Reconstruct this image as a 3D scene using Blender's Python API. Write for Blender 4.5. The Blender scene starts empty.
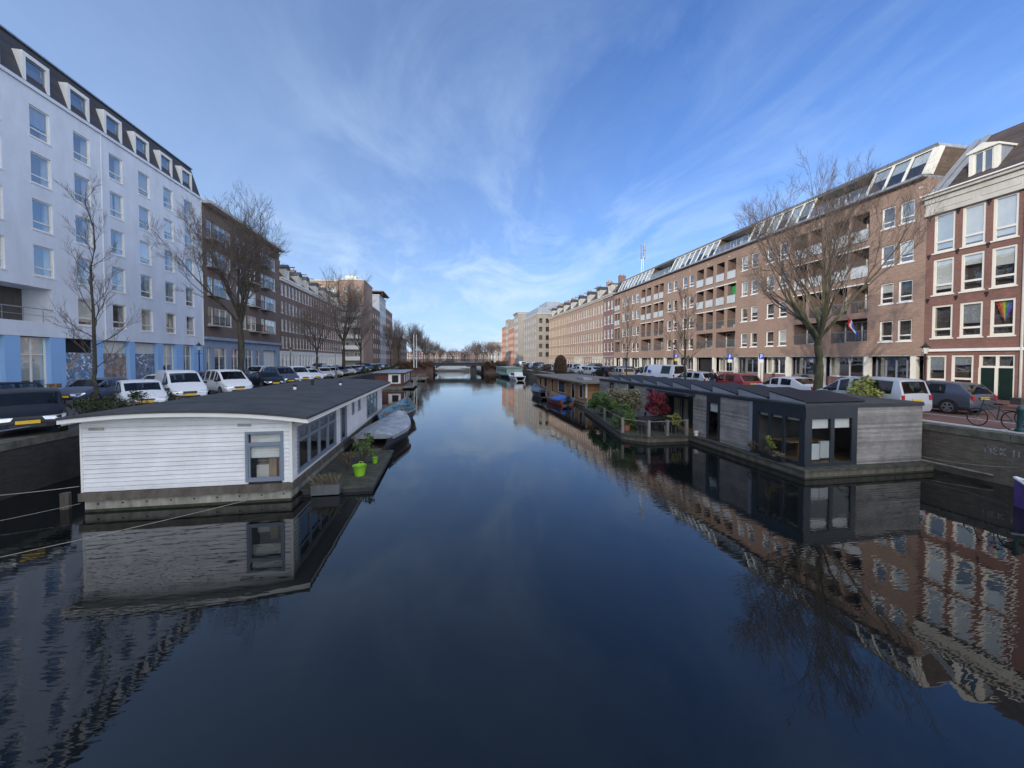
import bpy, bmesh, math, random
from math import sin, cos, pi, radians as R
from mathutils import Vector, Matrix
random.seed(7)
S = bpy.context.scene
COL = S.collection
ST = 1.75            # street level above the water

# ------------------------------------------------------------------ materials
def newmat(name):
    m = bpy.data.materials.new(name); m.use_nodes = True
    nt = m.node_tree
    return m, nt, nt.nodes['Principled BSDF']
def ramp(nt, fac, stops):
    r = nt.nodes.new('ShaderNodeValToRGB'); nt.links.new(fac, r.inputs[0])
    e = r.color_ramp.elements
    while len(e) < len(stops): e.new(0.5)
    for i, (p, c) in enumerate(stops): e[i].position = p; e[i].color = (*c, 1) if len(c) == 3 else c
    return r.outputs[0]
def noise(nt, vec, scale, detail=4, rough=0.55, dist=0.0):
    n = nt.nodes.new('ShaderNodeTexNoise'); n.inputs['Scale'].default_value = scale
    n.inputs['Detail'].default_value = detail; n.inputs['Roughness'].default_value = rough
    n.inputs['Distortion'].default_value = dist
    if vec is not None: nt.links.new(vec, n.inputs['Vector'])
    return n.outputs['Fac']
def mapping(nt, vec, scale=(1,1,1), rot=(0,0,0), loc=(0,0,0)):
    n = nt.nodes.new('ShaderNodeMapping'); nt.links.new(vec, n.inputs['Vector'])
    n.inputs['Scale'].default_value = scale; n.inputs['Rotation'].default_value = rot; n.inputs['Location'].default_value = loc
    return n.outputs[0]
def mixc(nt, fac, a, b, mode='MIX'):
    n = nt.nodes.new('ShaderNodeMix'); n.data_type = 'RGBA'; n.blend_type = mode
    for s, v in ((n.inputs[0], fac), (n.inputs[6], a), (n.inputs[7], b)):
        if hasattr(v, 'links') or hasattr(v, 'is_linked'): nt.links.new(v, s)
        elif isinstance(v, (int, float)): s.default_value = v
        else: s.default_value = (*v, 1)
    return n.outputs[2]
def coord(nt, which='Object'):
    n = nt.nodes.new('ShaderNodeTexCoord'); return n.outputs[which]
def bump(nt, b, h, strength=0.3, dist=0.02):
    n = nt.nodes.new('ShaderNodeBump'); n.inputs['Strength'].default_value = strength; n.inputs['Distance'].default_value = dist
    nt.links.new(h, n.inputs['Height']); nt.links.new(n.outputs[0], b.inputs['Normal'])
def plain(name, c, rough=0.6, var=0.18, scale=1.5, metal=0.0, streak=True, coat=0.0):
    m, nt, b = newmat(name)
    o = coord(nt)
    f = noise(nt, mapping(nt, o, (1,1,0.35) if streak else (1,1,1)), scale, 6, 0.65)
    lo = tuple(x*(1-var*1.4) for x in c); hi = tuple(min(1, x*(1+var)) for x in c)
    col = ramp(nt, f, [(0.3, lo), (0.7, hi)])
    nt.links.new(col, b.inputs['Base Color'])
    b.inputs['Roughness'].default_value = rough; b.inputs['Metallic'].default_value = metal
    if coat: b.inputs['Coat Weight'].default_value = coat; b.inputs['Coat Roughness'].default_value = 0.06
    if rough > 0.4:
        bump(nt, b, noise(nt, o, scale*14, 3), 0.15, 0.01)
    return m
def brick(name, c1, c2, mortar, stain=0.25):
    m, nt, b = newmat(name)
    o = coord(nt)
    s = nt.nodes.new('ShaderNodeSeparateXYZ'); nt.links.new(o, s.inputs[0])
    a = nt.nodes.new('ShaderNodeMath'); a.operation = 'ADD'; nt.links.new(s.outputs[0], a.inputs[0]); nt.links.new(s.outputs[1], a.inputs[1])
    c = nt.nodes.new('ShaderNodeCombineXYZ'); nt.links.new(a.outputs[0], c.inputs[0]); nt.links.new(s.outputs[2], c.inputs[1])
    t = nt.nodes.new('ShaderNodeTexBrick'); nt.links.new(c.outputs[0], t.inputs['Vector'])
    t.inputs['Scale'].default_value = 1.0; t.inputs['Brick Width'].default_value = 0.22; t.inputs['Row Height'].default_value = 0.065
    t.inputs['Mortar Size'].default_value = 0.008; t.inputs['Bias'].default_value = 0.0
    t.inputs['Color1'].default_value = (*c1, 1); t.inputs['Color2'].default_value = (*c2, 1); t.inputs['Mortar'].default_value = (*mortar, 1)
    f = noise(nt, mapping(nt, o, (0.5, 0.5, 0.25)), 0.9, 7, 0.7)
    k = ramp(nt, f, [(0.25, (1-stain,)*3), (0.5, (1, 1, 1)), (0.8, (1+stain*0.4, 1+stain*0.35, 1+stain*0.3))])
    col = mixc(nt, 1.0, t.outputs['Color'], k, 'MULTIPLY')
    f2 = noise(nt, mapping(nt, c.outputs[0], (3.0, 12, 1)), 1.0, 3, 0.6)
    col = mixc(nt, 0.5, col, ramp(nt, f2, [(0.3, (0.72,)*3), (0.7, (1.25,)*3)]), 'MULTIPLY')
    nt.links.new(col, b.inputs['Base Color']); b.inputs['Roughness'].default_value = 0.85
    return m
def planks(name, c, axis_h=0.13, rough=0.7, var=0.35):
    """boards: each board its own tone, streaky grain along the board"""
    m, nt, b = newmat(name)
    o = coord(nt)
    s = nt.nodes.new('ShaderNodeSeparateXYZ'); nt.links.new(o, s.inputs[0])
    a = nt.nodes.new('ShaderNodeMath'); a.operation = 'MULTIPLY'; nt.links.new(s.outputs[2], a.inputs[0]); a.inputs[1].default_value = 1/axis_h
    fl = nt.nodes.new('ShaderNodeMath'); fl.operation = 'FLOOR'; nt.links.new(a.outputs[0], fl.inputs[0])
    w = nt.nodes.new('ShaderNodeTexWhiteNoise'); w.noise_dimensions = '1D'; nt.links.new(fl.outputs[0], w.inputs['W'])
    g = noise(nt, mapping(nt, o, (1.2, 1.2, 30)), 1.5, 6, 0.7)
    st = noise(nt, mapping(nt, o, (1.0, 1.0, 1.0)), 1.1, 5, 0.7)
    v1 = ramp(nt, w.outputs['Value'], [(0, (1-var*0.5,)*3), (1, (1+var*0.5,)*3)])
    v2 = ramp(nt, g, [(0.25, (1-var,)*3), (0.75, (1+var*0.7,)*3)])
    v3 = ramp(nt, st, [(0.25, (1-var,)*3), (0.6, (1.05,)*3)])
    col = mixc(nt, 1.0, mixc(nt, 1.0, mixc(nt, 1.0, c, v1, 'MULTIPLY'), v2, 'MULTIPLY'), v3, 'MULTIPLY')
    nt.links.new(col, b.inputs['Base Color']); b.inputs['Roughness'].default_value = rough
    bump(nt, b, g, 0.25, 0.01)
    return m
def glassmat(name, tint=(0.9, 0.93, 0.93), base=0.26):
    m = bpy.data.materials.new(name); m.use_nodes = True; nt = m.node_tree; nt.nodes.clear()
    out = nt.nodes.new('ShaderNodeOutputMaterial'); mx = nt.nodes.new('ShaderNodeMixShader')
    tr = nt.nodes.new('ShaderNodeBsdfTransparent'); tr.inputs[0].default_value = (*tint, 1)
    gl = nt.nodes.new('ShaderNodeBsdfGlossy'); gl.inputs['Roughness'].default_value = 0.015; gl.inputs[0].default_value = (0.95, 0.97, 1, 1)
    bp = nt.nodes.new('ShaderNodeBump'); bp.inputs['Strength'].default_value = 0.06; bp.inputs['Distance'].default_value = 0.05
    nt.links.new(noise(nt, coord(nt), 1.3, 2), bp.inputs['Height']); nt.links.new(bp.outputs[0], gl.inputs['Normal'])
    ge = nt.nodes.new('ShaderNodeNewGeometry'); dt = nt.nodes.new('ShaderNodeVectorMath'); dt.operation = 'DOT_PRODUCT'
    nt.links.new(ge.outputs['Incoming'], dt.inputs[0]); nt.links.new(ge.outputs['Normal'], dt.inputs[1])
    def mm(op, x, y):
        n = nt.nodes.new('ShaderNodeMath'); n.operation = op; n.use_clamp = True
        for i, v in enumerate((x, y)):
            if isinstance(v, (int, float)): n.inputs[i].default_value = v
            else: nt.links.new(v, n.inputs[i])
        return n.outputs[0]
    ab = nt.nodes.new('ShaderNodeMath'); ab.operation = 'ABSOLUTE'; nt.links.new(dt.outputs['Value'], ab.inputs[0])
    sch = mm('POWER', mm('SUBTRACT', 1.0, ab.outputs[0]), 5.0)
    fac = mm('ADD', mm('MULTIPLY', sch, 1-base), base); nt.links.new(fac, mx.inputs[0])
    nt.links.new(tr.outputs[0], mx.inputs[1]); nt.links.new(gl.outputs[0], mx.inputs[2]); nt.links.new(mx.outputs[0], out.inputs[0])
    return m
M = {}
M['pale_render'] = plain('pale_render', (0.69, 0.725, 0.785), 0.85, 0.09, 0.9)
M['blue_render'] = plain('blue_render', (0.27, 0.47, 0.76), 0.7, 0.05, 0.8)
M['bluegrey_render'] = plain('bluegrey_render', (0.26, 0.33, 0.44), 0.8, 0.1, 0.8)
M['slate'] = plain('slate', (0.05, 0.055, 0.065), 0.6, 0.25, 2)
M['slate_roof'] = planks('slate_roof', (0.06, 0.055, 0.06), 0.28, 0.7, 0.4)
M['tile_roof'] = planks('tile_roof', (0.085, 0.062, 0.055), 0.3, 0.8, 0.5)
M['brown_brick'] = brick('brown_brick', (0.13, 0.085, 0.07), (0.19, 0.125, 0.10), (0.2, 0.17, 0.15))
M['terrace_brick'] = brick('terrace_brick', (0.15, 0.095, 0.075), (0.21, 0.13, 0.1), (0.2, 0.16, 0.14))
M['tan_brick'] = brick('tan_brick', (0.275, 0.17, 0.122), (0.345, 0.22, 0.16), (0.27, 0.23, 0.19), 0.25)
M['red_brick'] = brick('red_brick', (0.175, 0.078, 0.062), (0.225, 0.105, 0.08), (0.2, 0.14, 0.12), 0.28)
M['purple_brick'] = brick('purple_brick', (0.17, 0.09, 0.085), (0.23, 0.12, 0.11), (0.2, 0.16, 0.15))
M['pink_brick'] = brick('pink_brick', (0.30, 0.19, 0.145), (0.38, 0.25, 0.19), (0.34, 0.28, 0.23))
M['ochre_brick'] = brick('ochre_brick', (0.33, 0.215, 0.14), (0.41, 0.27, 0.18), (0.36, 0.29, 0.22))
M['orange_brick'] = brick('orange_brick', (0.42, 0.15, 0.08), (0.52, 0.2, 0.11), (0.38, 0.24, 0.17))
M['grey_brick'] = brick('grey_brick', (0.30, 0.27, 0.23), (0.38, 0.34, 0.29), (0.33, 0.3, 0.27))
M['quay_brick'] = brick('quay_brick', (0.12, 0.10, 0.075), (0.18, 0.15, 0.115), (0.11, 0.1, 0.085), 0.55)
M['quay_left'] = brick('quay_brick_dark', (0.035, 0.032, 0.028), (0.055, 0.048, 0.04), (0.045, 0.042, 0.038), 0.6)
M['quay_cap'] = plain('quay_cap', (0.13, 0.125, 0.095), 0.85, 0.4, 3, streak=False)
M['abut_brick'] = brick('abut_brick', (0.12, 0.065, 0.05), (0.17, 0.09, 0.07), (0.13, 0.1, 0.09), 0.4)
M['white'] = plain('white_paint', (0.78, 0.77, 0.73), 0.5, 0.05, 2)
M['cream'] = plain('cream_paint', (0.72, 0.69, 0.60), 0.5, 0.06, 2)
M['grey_frame'] = plain('grey_frame', (0.19, 0.23, 0.29), 0.45, 0.06, 2)
M['dark_frame'] = plain('dark_frame', (0.025, 0.031, 0.041), 0.45, 0.12, 2)
M['dark'] = plain('dark_interior', (0.018, 0.018, 0.02), 0.9, 0.3, 1)
M['room'] = plain('room_wall', (0.10, 0.09, 0.08), 0.9, 0.5, 0.7)
M['blind'] = plain('white_blind', (0.66, 0.66, 0.62), 0.8, 0.06, 3)
M['curtain'] = plain('cream_curtain', (0.50, 0.46, 0.38), 0.9, 0.2, 6)
M['greyblind'] = plain('grey_blind', (0.3, 0.32, 0.33), 0.8, 0.1, 3)
M['balcony_panel'] = plain('balcony_panel', (0.50, 0.53, 0.54), 0.4, 0.08, 2)
M['green_panel'] = plain('green_cloth', (0.02, 0.30, 0.08), 0.7, 0.1, 2)
M['stone'] = plain('pale_stone', (0.5, 0.48, 0.43), 0.8, 0.12, 2)
M['concrete'] = plain('concrete', (0.34, 0.34, 0.31), 0.85, 0.22, 2.5)
M['hull_conc'] = plain('hull_concrete', (0.30, 0.29, 0.245), 0.85, 0.35, 3.5)
M['rubble'] = plain('weathered_timber', (0.12, 0.105, 0.085), 0.85, 0.4, 4)
M['algae'] = plain('algae', (0.035, 0.04, 0.02), 0.8, 0.4, 5)
M['felt'] = plain('roof_felt', (0.058, 0.060, 0.064), 0.9, 0.3, 1.2, streak=False)
M['siding_white'] = planks('siding_white', (0.76, 0.765, 0.77), 0.1285, 0.55, 0.15)
M['siding_grey'] = planks('siding_grey', (0.285, 0.265, 0.245), 0.09, 0.8, 0.5)
M['siding_brown'] = planks('siding_brown', (0.36, 0.19, 0.08), 0.12, 0.7, 0.35)
M['siding_dark'] = planks('siding_dark', (0.13, 0.085, 0.055), 0.12, 0.75, 0.4)
M['siding_red'] = planks('siding_red', (0.13, 0.05, 0.045), 0.12, 0.75, 0.3)
M['deck'] = plain('mossy_deck', (0.062, 0.064, 0.045), 0.9, 0.5, 4, streak=False)
M['deck_grey'] = plain('grey_deck_wood', (0.19, 0.175, 0.15), 0.85, 0.35, 4)
M['metal'] = plain('grey_metal', (0.35, 0.37, 0.39), 0.4, 0.1, 3, 0.7)
M['black_metal'] = plain('black_metal', (0.018, 0.02, 0.022), 0.45, 0.2, 3)
M['zinc'] = plain('zinc', (0.33, 0.36, 0.40), 0.5, 0.12, 2, 0.3)
M['asphalt'] = plain('asphalt', (0.065, 0.065, 0.068), 0.9, 0.25, 1.2, streak=False)
M['pavers'] = brick('brick_paving', (0.15, 0.075, 0.06), (0.2, 0.1, 0.08), (0.13, 0.1, 0.09))
M['redpave'] = plain('red_paving', (0.22, 0.10, 0.075), 0.9, 0.25, 1.5, streak=False)
M['sidewalk'] = plain('pavement_slabs', (0.2, 0.195, 0.185), 0.9, 0.2, 1.6, streak=False)
M['line'] = plain('road_paint', (0.7, 0.7, 0.68), 0.7, 0.15, 6)
M['glass'] = glassmat('window_glass')
M['glass_sky'] = glassmat('bright_glass', (0.85, 0.9, 0.92), 0.22)
M['car_glass'] = glassmat('car_glass', (0.35, 0.38, 0.39), 0.045)
M['boat_glass'] = glassmat('houseboat_glass', (0.9, 0.92, 0.92), 0.07)
M['tyre'] = plain('tyre_rubber', (0.02, 0.02, 0.02), 0.8, 0.2, 6)
M['rim'] = plain('wheel_rim', (0.5, 0.51, 0.53), 0.3, 0.05, 5, 0.8)
M['headlamp'] = plain('headlamp', (0.75, 0.78, 0.82), 0.12, 0.1, 20, 0.3, coat=1)
M['taillamp'] = plain('tail_lamp', (0.45, 0.02, 0.02), 0.2, 0.1, 10, coat=1)
M['plate'] = plain('yellow_plate', (0.75, 0.48, 0.03), 0.5, 0.05, 10)
M['chrome'] = plain('chrome', (0.75, 0.76, 0.78), 0.15, 0.03, 5, 1.0)
M['canvas'] = plain('boat_canvas', (0.30, 0.33, 0.37), 0.75, 0.3, 2.5, streak=False)
M['boat_dark'] = plain('boat_dark', (0.03, 0.032, 0.038), 0.4, 0.3, 3)
M['boat_blue'] = plain('boat_blue', (0.16, 0.34, 0.46), 0.6, 0.3, 3, streak=False)
M['boat_red'] = plain('boat_red', (0.22, 0.055, 0.045), 0.5, 0.25, 3)
M['boat_purple'] = plain('boat_purple', (0.13, 0.08, 0.27), 0.4, 0.2, 3)
M['boat_white'] = plain('boat_white', (0.66, 0.68, 0.68), 0.4, 0.1, 3)
M['boat_green'] = plain('boat_green', (0.30, 0.42, 0.36), 0.7, 0.18, 1.5)
M['tarp_blue'] = plain('blue_tarpaulin', (0.03, 0.12, 0.45), 0.6, 0.3, 3, streak=False)
M['wood'] = plain('varnished_wood', (0.30, 0.19, 0.10), 0.6, 0.3, 4)
M['lime'] = plain('lime_plastic', (0.22, 0.48, 0.03), 0.55, 0.16, 3)
M['planter'] = plain('grey_planter', (0.09, 0.095, 0.10), 0.7, 0.2, 4)
M['terracotta'] = plain('terracotta', (0.35, 0.15, 0.08), 0.8, 0.15, 4)
M['bark'] = plain('bark', (0.062, 0.055, 0.040), 0.95, 0.45, 6)
M['bark_green'] = plain('mossy_bark', (0.082, 0.078, 0.042), 0.95, 0.4, 5)
M['twig'] = plain('twigs', (0.12, 0.095, 0.078), 0.95, 0.3, 1)
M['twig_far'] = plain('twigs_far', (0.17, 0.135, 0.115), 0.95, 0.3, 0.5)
M['door_green'] = plain('green_door', (0.008, 0.022, 0.017), 0.35, 0.1, 2)
M['door_blue'] = plain('blue_door', (0.02, 0.04, 0.12), 0.4, 0.1, 2)
M['rope'] = plain('rope', (0.28, 0.27, 0.24), 0.9, 0.2, 20)
M['sign_blue'] = plain('sign_blue', (0.02, 0.10, 0.55), 0.4, 0.03, 3)
M['sign_white'] = plain('sign_white', (0.8, 0.8, 0.8), 0.4, 0.03, 3)
M['sign_yellow'] = plain('sign_yellow', (0.75, 0.5, 0.05), 0.5, 0.03, 3)
M['flag_red'] = plain('flag_red', (0.6, 0.03, 0.05), 0.8, 0.05, 3)
M['lamp_glass'] = plain('lamp_glass', (0.6, 0.6, 0.55), 0.2, 0.05, 3)
M['cloth_dark'] = plain('dark_clothing', (0.02, 0.022, 0.03), 0.9, 0.3, 6)
M['cloth_jeans'] = plain('jeans', (0.04, 0.055, 0.10), 0.9, 0.3, 6)
M['skin'] = plain('skin', (0.5, 0.3, 0.22), 0.6, 0.05, 6)
M['hair'] = plain('hair', (0.03, 0.02, 0.015), 0.8, 0.2, 9)
M['teal'] = plain('teal_paint', (0.015, 0.06, 0.065), 0.4, 0.1, 5)
M['graffiti'] = plain('faded_white_paint', (0.26, 0.26, 0.25), 0.9, 0.5, 9, streak=False)
M['solar'] = plain('solar_cells', (0.012, 0.013, 0.02), 0.55, 0.2, 3)
def leafmat(name, a, b_):
    m, nt, b = newmat(name)
    g = nt.nodes.new('ShaderNodeNewGeometry')
    col = ramp(nt, g.outputs['Random Per Island'], [(0, a), (1, b_)])
    nt.links.new(col, b.inputs['Base Color']); b.inputs['Roughness'].default_value = 0.7
    b.inputs['Subsurface Weight'].default_value = 0.0
    return m
M['leaf_green'] = leafmat('leaf_green', (0.035, 0.07, 0.015), (0.10, 0.16, 0.03))
M['leaf_dark'] = leafmat('leaf_dark', (0.015, 0.03, 0.010), (0.05, 0.07, 0.02))
M['leaf_yellow'] = leafmat('leaf_yellow', (0.12, 0.15, 0.03), (0.34, 0.32, 0.06))
M['leaf_red'] = leafmat('leaf_red', (0.09, 0.012, 0.018), (0.24, 0.025, 0.04))
M['leaf_pale'] = leafmat('leaf_pale', (0.09, 0.10, 0.05), (0.26, 0.22, 0.13))
M['leaf_brown'] = leafmat('leaf_brown', (0.05, 0.03, 0.018), (0.17, 0.10, 0.055))
M['leaf_dry'] = leafmat('leaf_dry', (0.07, 0.06, 0.04), (0.16, 0.14, 0.09))
def carpaint(name, c, metal=0.35):
    m, nt, b = newmat(name)
    b.inputs['Base Color'].default_value = (*c, 1); b.inputs['Metallic'].default_value = metal
    b.inputs['Roughness'].default_value = 0.35; b.inputs['Coat Weight'].default_value = 0.45 if max(c) > .05 else 0.12; b.inputs['Specular IOR Level'].default_value = 0.5 if max(c) > .05 else 0.3; b.inputs['Coat Roughness'].default_value = 0.08
    return m
for n, c, k in (('black', (0.008, 0.009, 0.014), .1), ('white', (0.72, 0.73, 0.74), 0), ('silver', (0.50, 0.52, 0.55), .1), ('grey', (0.10, 0.11, 0.14), .4),
             ('blue', (0.05, 0.10, 0.26), .3), ('red', (0.30, 0.02, 0.025), .1), ('beige', (0.42, 0.38, 0.30), .2), ('green', (0.04, 0.09, 0.05), .2), ('slateblue', (0.07, 0.095, 0.16), .2)):
    M['car_'+n] = carpaint('car_paint_'+n, c, k)
def mural(name, seed, cols):
    m, nt, b = newmat(name)
    o = mapping(nt, coord(nt), (1, 1, 1), (0, 0, 0), (seed*3.7, seed, seed*1.3))
    v = nt.nodes.new('ShaderNodeTexVoronoi'); v.inputs['Scale'].default_value = 6.5
    nz = nt.nodes.new('ShaderNodeTexNoise'); nz.inputs['Scale'].default_value = 3.6; nz.inputs['Detail'].default_value = 4
    nt.links.new(o, nz.inputs['Vector'])
    nt.links.new(mixc(nt, 0.8, o, nz.outputs['Color'], 'ADD'), v.inputs['Vector'])
    s = nt.nodes.new('ShaderNodeSeparateColor'); nt.links.new(v.outputs['Color'], s.inputs[0])
    col = ramp(nt, s.outputs[0], cols)
    for e in col.node.color_ramp.elements: pass
    col.node.color_ramp.interpolation = 'CONSTANT'
    nt.links.new(mixc(nt, 1.0, col, ramp(nt, noise(nt, o, 3, 5, .7), [(0.3, (0.9,)*3), (0.7, (2.6,)*3)]), 'MULTIPLY'), b.inputs['Base Color'])
    return m
MU = [mural('mural_blue', 1, [(0, (0.05, 0.10, 0.18)), (0.3, (0.10, 0.2, 0.3)), (0.5, (0.22, 0.16, 0.09)), (0.7, (0.06, 0.12, 0.22)), (0.88, (0.45, 0.46, 0.46))]),
      mural('mural_brown', 2, [(0, (0.07, 0.10, 0.13)), (0.25, (0.18, 0.10, 0.055)), (0.5, (0.25, 0.15, 0.08)), (0.75, (0.12, 0.15, 0.2)), (0.93, (0.35, 0.35, 0.33))]),
      mural('mural_white', 3, [(0, (0.06, 0.10, 0.16)), (0.35, (0.11, 0.14, 0.18)), (0.6, (0.2, 0.17, 0.15)), (0.8, (0.07, 0.10, 0.17)), (0.95, (0.45, 0.47, 0.5))])]

# ------------------------------------------------------------------ mesh builder
class MB:
    def __init__(s, off=(0, 0, 0)): s.v = []; s.f = []; s.m = []; s.off = off; s.smooth = False
    def face(s, pts, m=0):
        i = len(s.v); s.v += [tuple(p) for p in pts]; s.f.append(tuple(range(i, i+len(pts)))); s.m.append(m)
    def box(s, x0, x1, y0, y1, z0, z1, m=0):
        i = len(s.v)
        s.v += [(x0,y0,z0),(x1,y0,z0),(x1,y1,z0),(x0,y1,z0),(x0,y0,z1),(x1,y0,z1),(x1,y1,z1),(x0,y1,z1)]
        for q in ((0,3,2,1),(4,5,6,7),(0,1,5,4),(1,2,6,5),(2,3,7,6),(3,0,4,7)): s.f.append(tuple(i+k for k in q)); s.m.append(m)
    def prism(s, poly, axis, a0, a1, m=0):
        """poly: 2D outline; axis: extrusion axis"""
        def P(p, a): return {'x': (a, p[0], p[1]), 'y': (p[0], a, p[1]), 'z': (p[0], p[1], a)}[axis]
        n = len(poly); i = len(s.v)
        s.v += [P(p, a0) for p in poly] + [P(p, a1) for p in poly]
        s.f.append(tuple(i+k for k in range(n))); s.m.append(m)
        s.f.append(tuple(i+n+k for k in reversed(range(n)))); s.m.append(m)
        for k in range(n):
            k2 = (k+1) % n; s.f.append((i+k, i+n+k, i+n+k2, i+k2)); s.m.append(m)
    def tube(s, pts, rad, n=6, m=0, caps=True):
        pts = [Vector(p) for p in pts]; rs = rad if isinstance(rad, (list, tuple)) else [rad]*len(pts)
        i0 = len(s.v); up = Vector((0.03, 0.07, 1)).normalized()
        for k, p in enumerate(pts):
            d = (pts[min(k+1, len(pts)-1)] - pts[max(k-1, 0)])
            d = d.normalized() if d.length > 1e-9 else Vector((0, 0, 1))
            a = d.cross(up)
            if a.length < 0.05: a = d.cross(Vector((1, 0, 0)))
            a.normalize(); b = d.cross(a)
            for j in range(n):
                t = 2*pi*j/n; q = p + (a*cos(t) + b*sin(t))*rs[k]; s.v.append(tuple(q))
        for k in range(len(pts)-1):
            for j in range(n):
                a = i0+k*n+j; b = i0+k*n+(j+1) % n; s.f.append((a, b, b+n, a+n)); s.m.append(m)
        if caps:
            s.f.append(tuple(i0+j for j in reversed(range(n)))); s.m.append(m)
            e = i0+(len(pts)-1)*n; s.f.append(tuple(e+j for j in range(n))); s.m.append(m)
    def lathe(s, prof, c=(0, 0, 0), n=12, m=0):
        i0 = len(s.v)
        for (r, z) in prof:
            for j in range(n): t = 2*pi*j/n; s.v.append((c[0]+r*cos(t), c[1]+r*sin(t), c[2]+z))
        for k in range(len(prof)-1):
            for j in range(n):
                a = i0+k*n+j; b = i0+k*n+(j+1) % n; s.f.append((a, b, b+n, a+n)); s.m.append(m)
        s.f.append(tuple(i0+j for j in reversed(range(n)))); s.m.append(m)
        e = i0+(len(prof)-1)*n; s.f.append(tuple(e+j for j in range(n))); s.m.append(m)
    def mesh(s, name, mats):
        me = bpy.data.meshes.new(name)
        o = s.off
        me.from_pydata([(v[0]+o[0], v[1]+o[1], v[2]+o[2]) for v in s.v], [], s.f)
        for mt in (mats if isinstance(mats, (list, tuple)) else [mats]): me.materials.append(mt)
        me.polygons.foreach_set('material_index', s.m)
        me.update()
        if s.smooth:
            me.polygons.foreach_set('use_smooth', [True]*len(me.polygons))
            me.set_sharp_from_angle(angle=R(s.smooth if s.smooth > 1 else 40))
        return me
    def build(s, name, mats, parent=None, loc=(0, 0, 0), rz=0):
        return link(name, s.mesh(name, mats), parent, loc, rz)
def link(name, me, parent=None, loc=(0, 0, 0), rz=0):
    o = bpy.data.objects.new(name, me); COL.objects.link(o)
    o.location = loc; o.rotation_euler = (0, 0, rz)
    if parent: o.parent = parent
    return o
def tag(o, label, cat=None, group=None, kind=None):
    o['label'] = label
    if cat: o['category'] = cat
    if group: o['group'] = group
    if kind: o['kind'] = kind
    return o
def thing(name, label, cat, loc=(0, 0, 0), rz=0, group=None):
    o = bpy.data.objects.new(name, None); COL.objects.link(o); o.location = loc; o.rotation_euler = (0, 0, rz)
    o.empty_display_size = 0.3
    return tag(o, label, cat, group)
def struct(name, mb, mats, label):
    o = mb.build(name, mats); o['kind'] = 'structure'; o['label'] = label; o['category'] = name.split('_')[-1]; return o
KIDS = {}
def kids(o): return [c for c in bpy.data.objects if c.parent == o]
def copy_tree(o, parent=None, allobj=None):
    c = o.copy(); COL.objects.link(c); c.parent = parent
    for ch in kids(o): copy_tree(ch, c)
    return c

# ------------------------------------------------------------------ windows and facades
# facade frame: local x runs along the facade, -y is outward, z is up
_wc = {}
def window_meshes(w, h, style, fm):
    k = (round(w, 2), round(h, 2), style, fm)
    if k in _wc: return _wc[k]
    t = min(0.125 if fm == 'cream' and w > 1 else 0.085, w*0.12); fr = MB(); d0, d1 = 0.05, 0.14
    fr.box(0, t, d0, d1, 0, h); fr.box(w-t, w, d0, d1, 0, h); fr.box(t, w-t, d0, d1, 0, t); fr.box(t, w-t, d0, d1, h-t, h)
    a, b = t, h-t
    if style == 'low': z = h*0.27; fr.box(t, w-t, d0, d1, z-t*.5, z+t*.5)
    if style == 'sash': z = h*0.5; fr.box(t, w-t, d0, d1, z-t*.4, z+t*.4)
    if style == 'high': z = h*0.72; fr.box(t, w-t, d0, d1, z-t*.5, z+t*.5)
    if style == 'two': fr.box(w/2-t*.5, w/2+t*.5, d0, d1, t, h-t)
    if style == 'three':
        for q in (1/3, 2/3): fr.box(w*q-t*.5, w*q+t*.5, d0, d1, t, h-t)
    if style == 'four':
        for q in (.25, .5, .75): fr.box(w*q-t*.5, w*q+t*.5, d0, d1, t, h-t)
    if style == 'cross':
        fr.box(w/2-t*.5, w/2+t*.5, d0, d1, t, h-t); z = h*.66
        fr.box(t, w/2-t*.5, d0, d1, z-t*.4, z+t*.4); fr.box(w/2+t*.5, w-t, d0, d1, z-t*.4, z+t*.4)
    pn = MB(); pn.face([(t*.9, .095, t*.9), (w-t*.9, .095, t*.9), (w-t*.9, .095, h-t*.9), (t*.9, .095, h-t*.9)])
    _wc[k] = (fr.mesh('window', M[fm]), pn.mesh('pane', M['glass']))
    return _wc[k]
_bc = {}
def blind_mesh(w, h, frac, kind):
    k = (round(w, 2), round(h, 2), frac, kind)
    if k not in _bc:
        b = MB()
        if kind == 'curtain':
            n = 8
            for x0, x1 in ((0.03, w*frac*.5), (w-w*frac*.5, w-0.03)):
                for i in range(n):
                    a = x0+(x1-x0)*i/n; c = x0+(x1-x0)*(i+1)/n
                    b.face([(a, .2+.03*(i % 2), .03), (c, .2+.03*((i+1) % 2), .03), (c, .2+.03*((i+1) % 2), h-.03), (a, .2+.03*(i % 2), h-.03)])
        else: b.box(.03, w-.03, .18, .19, h*(1-frac), h-.03)
        _bc[k] = b.mesh('blind' if kind != 'curtain' else 'curtain', M[kind])
    return _bc[k]
_sc = {}
def sill_mesh(w, fm):
    k = (round(w, 2), fm)
    if k not in _sc:
        b = MB(); b.box(-.06, w+.06, -.07, .12, -.09, -.004); _sc[k] = b.mesh('sill', M[fm])
    return _sc[k]
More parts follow.
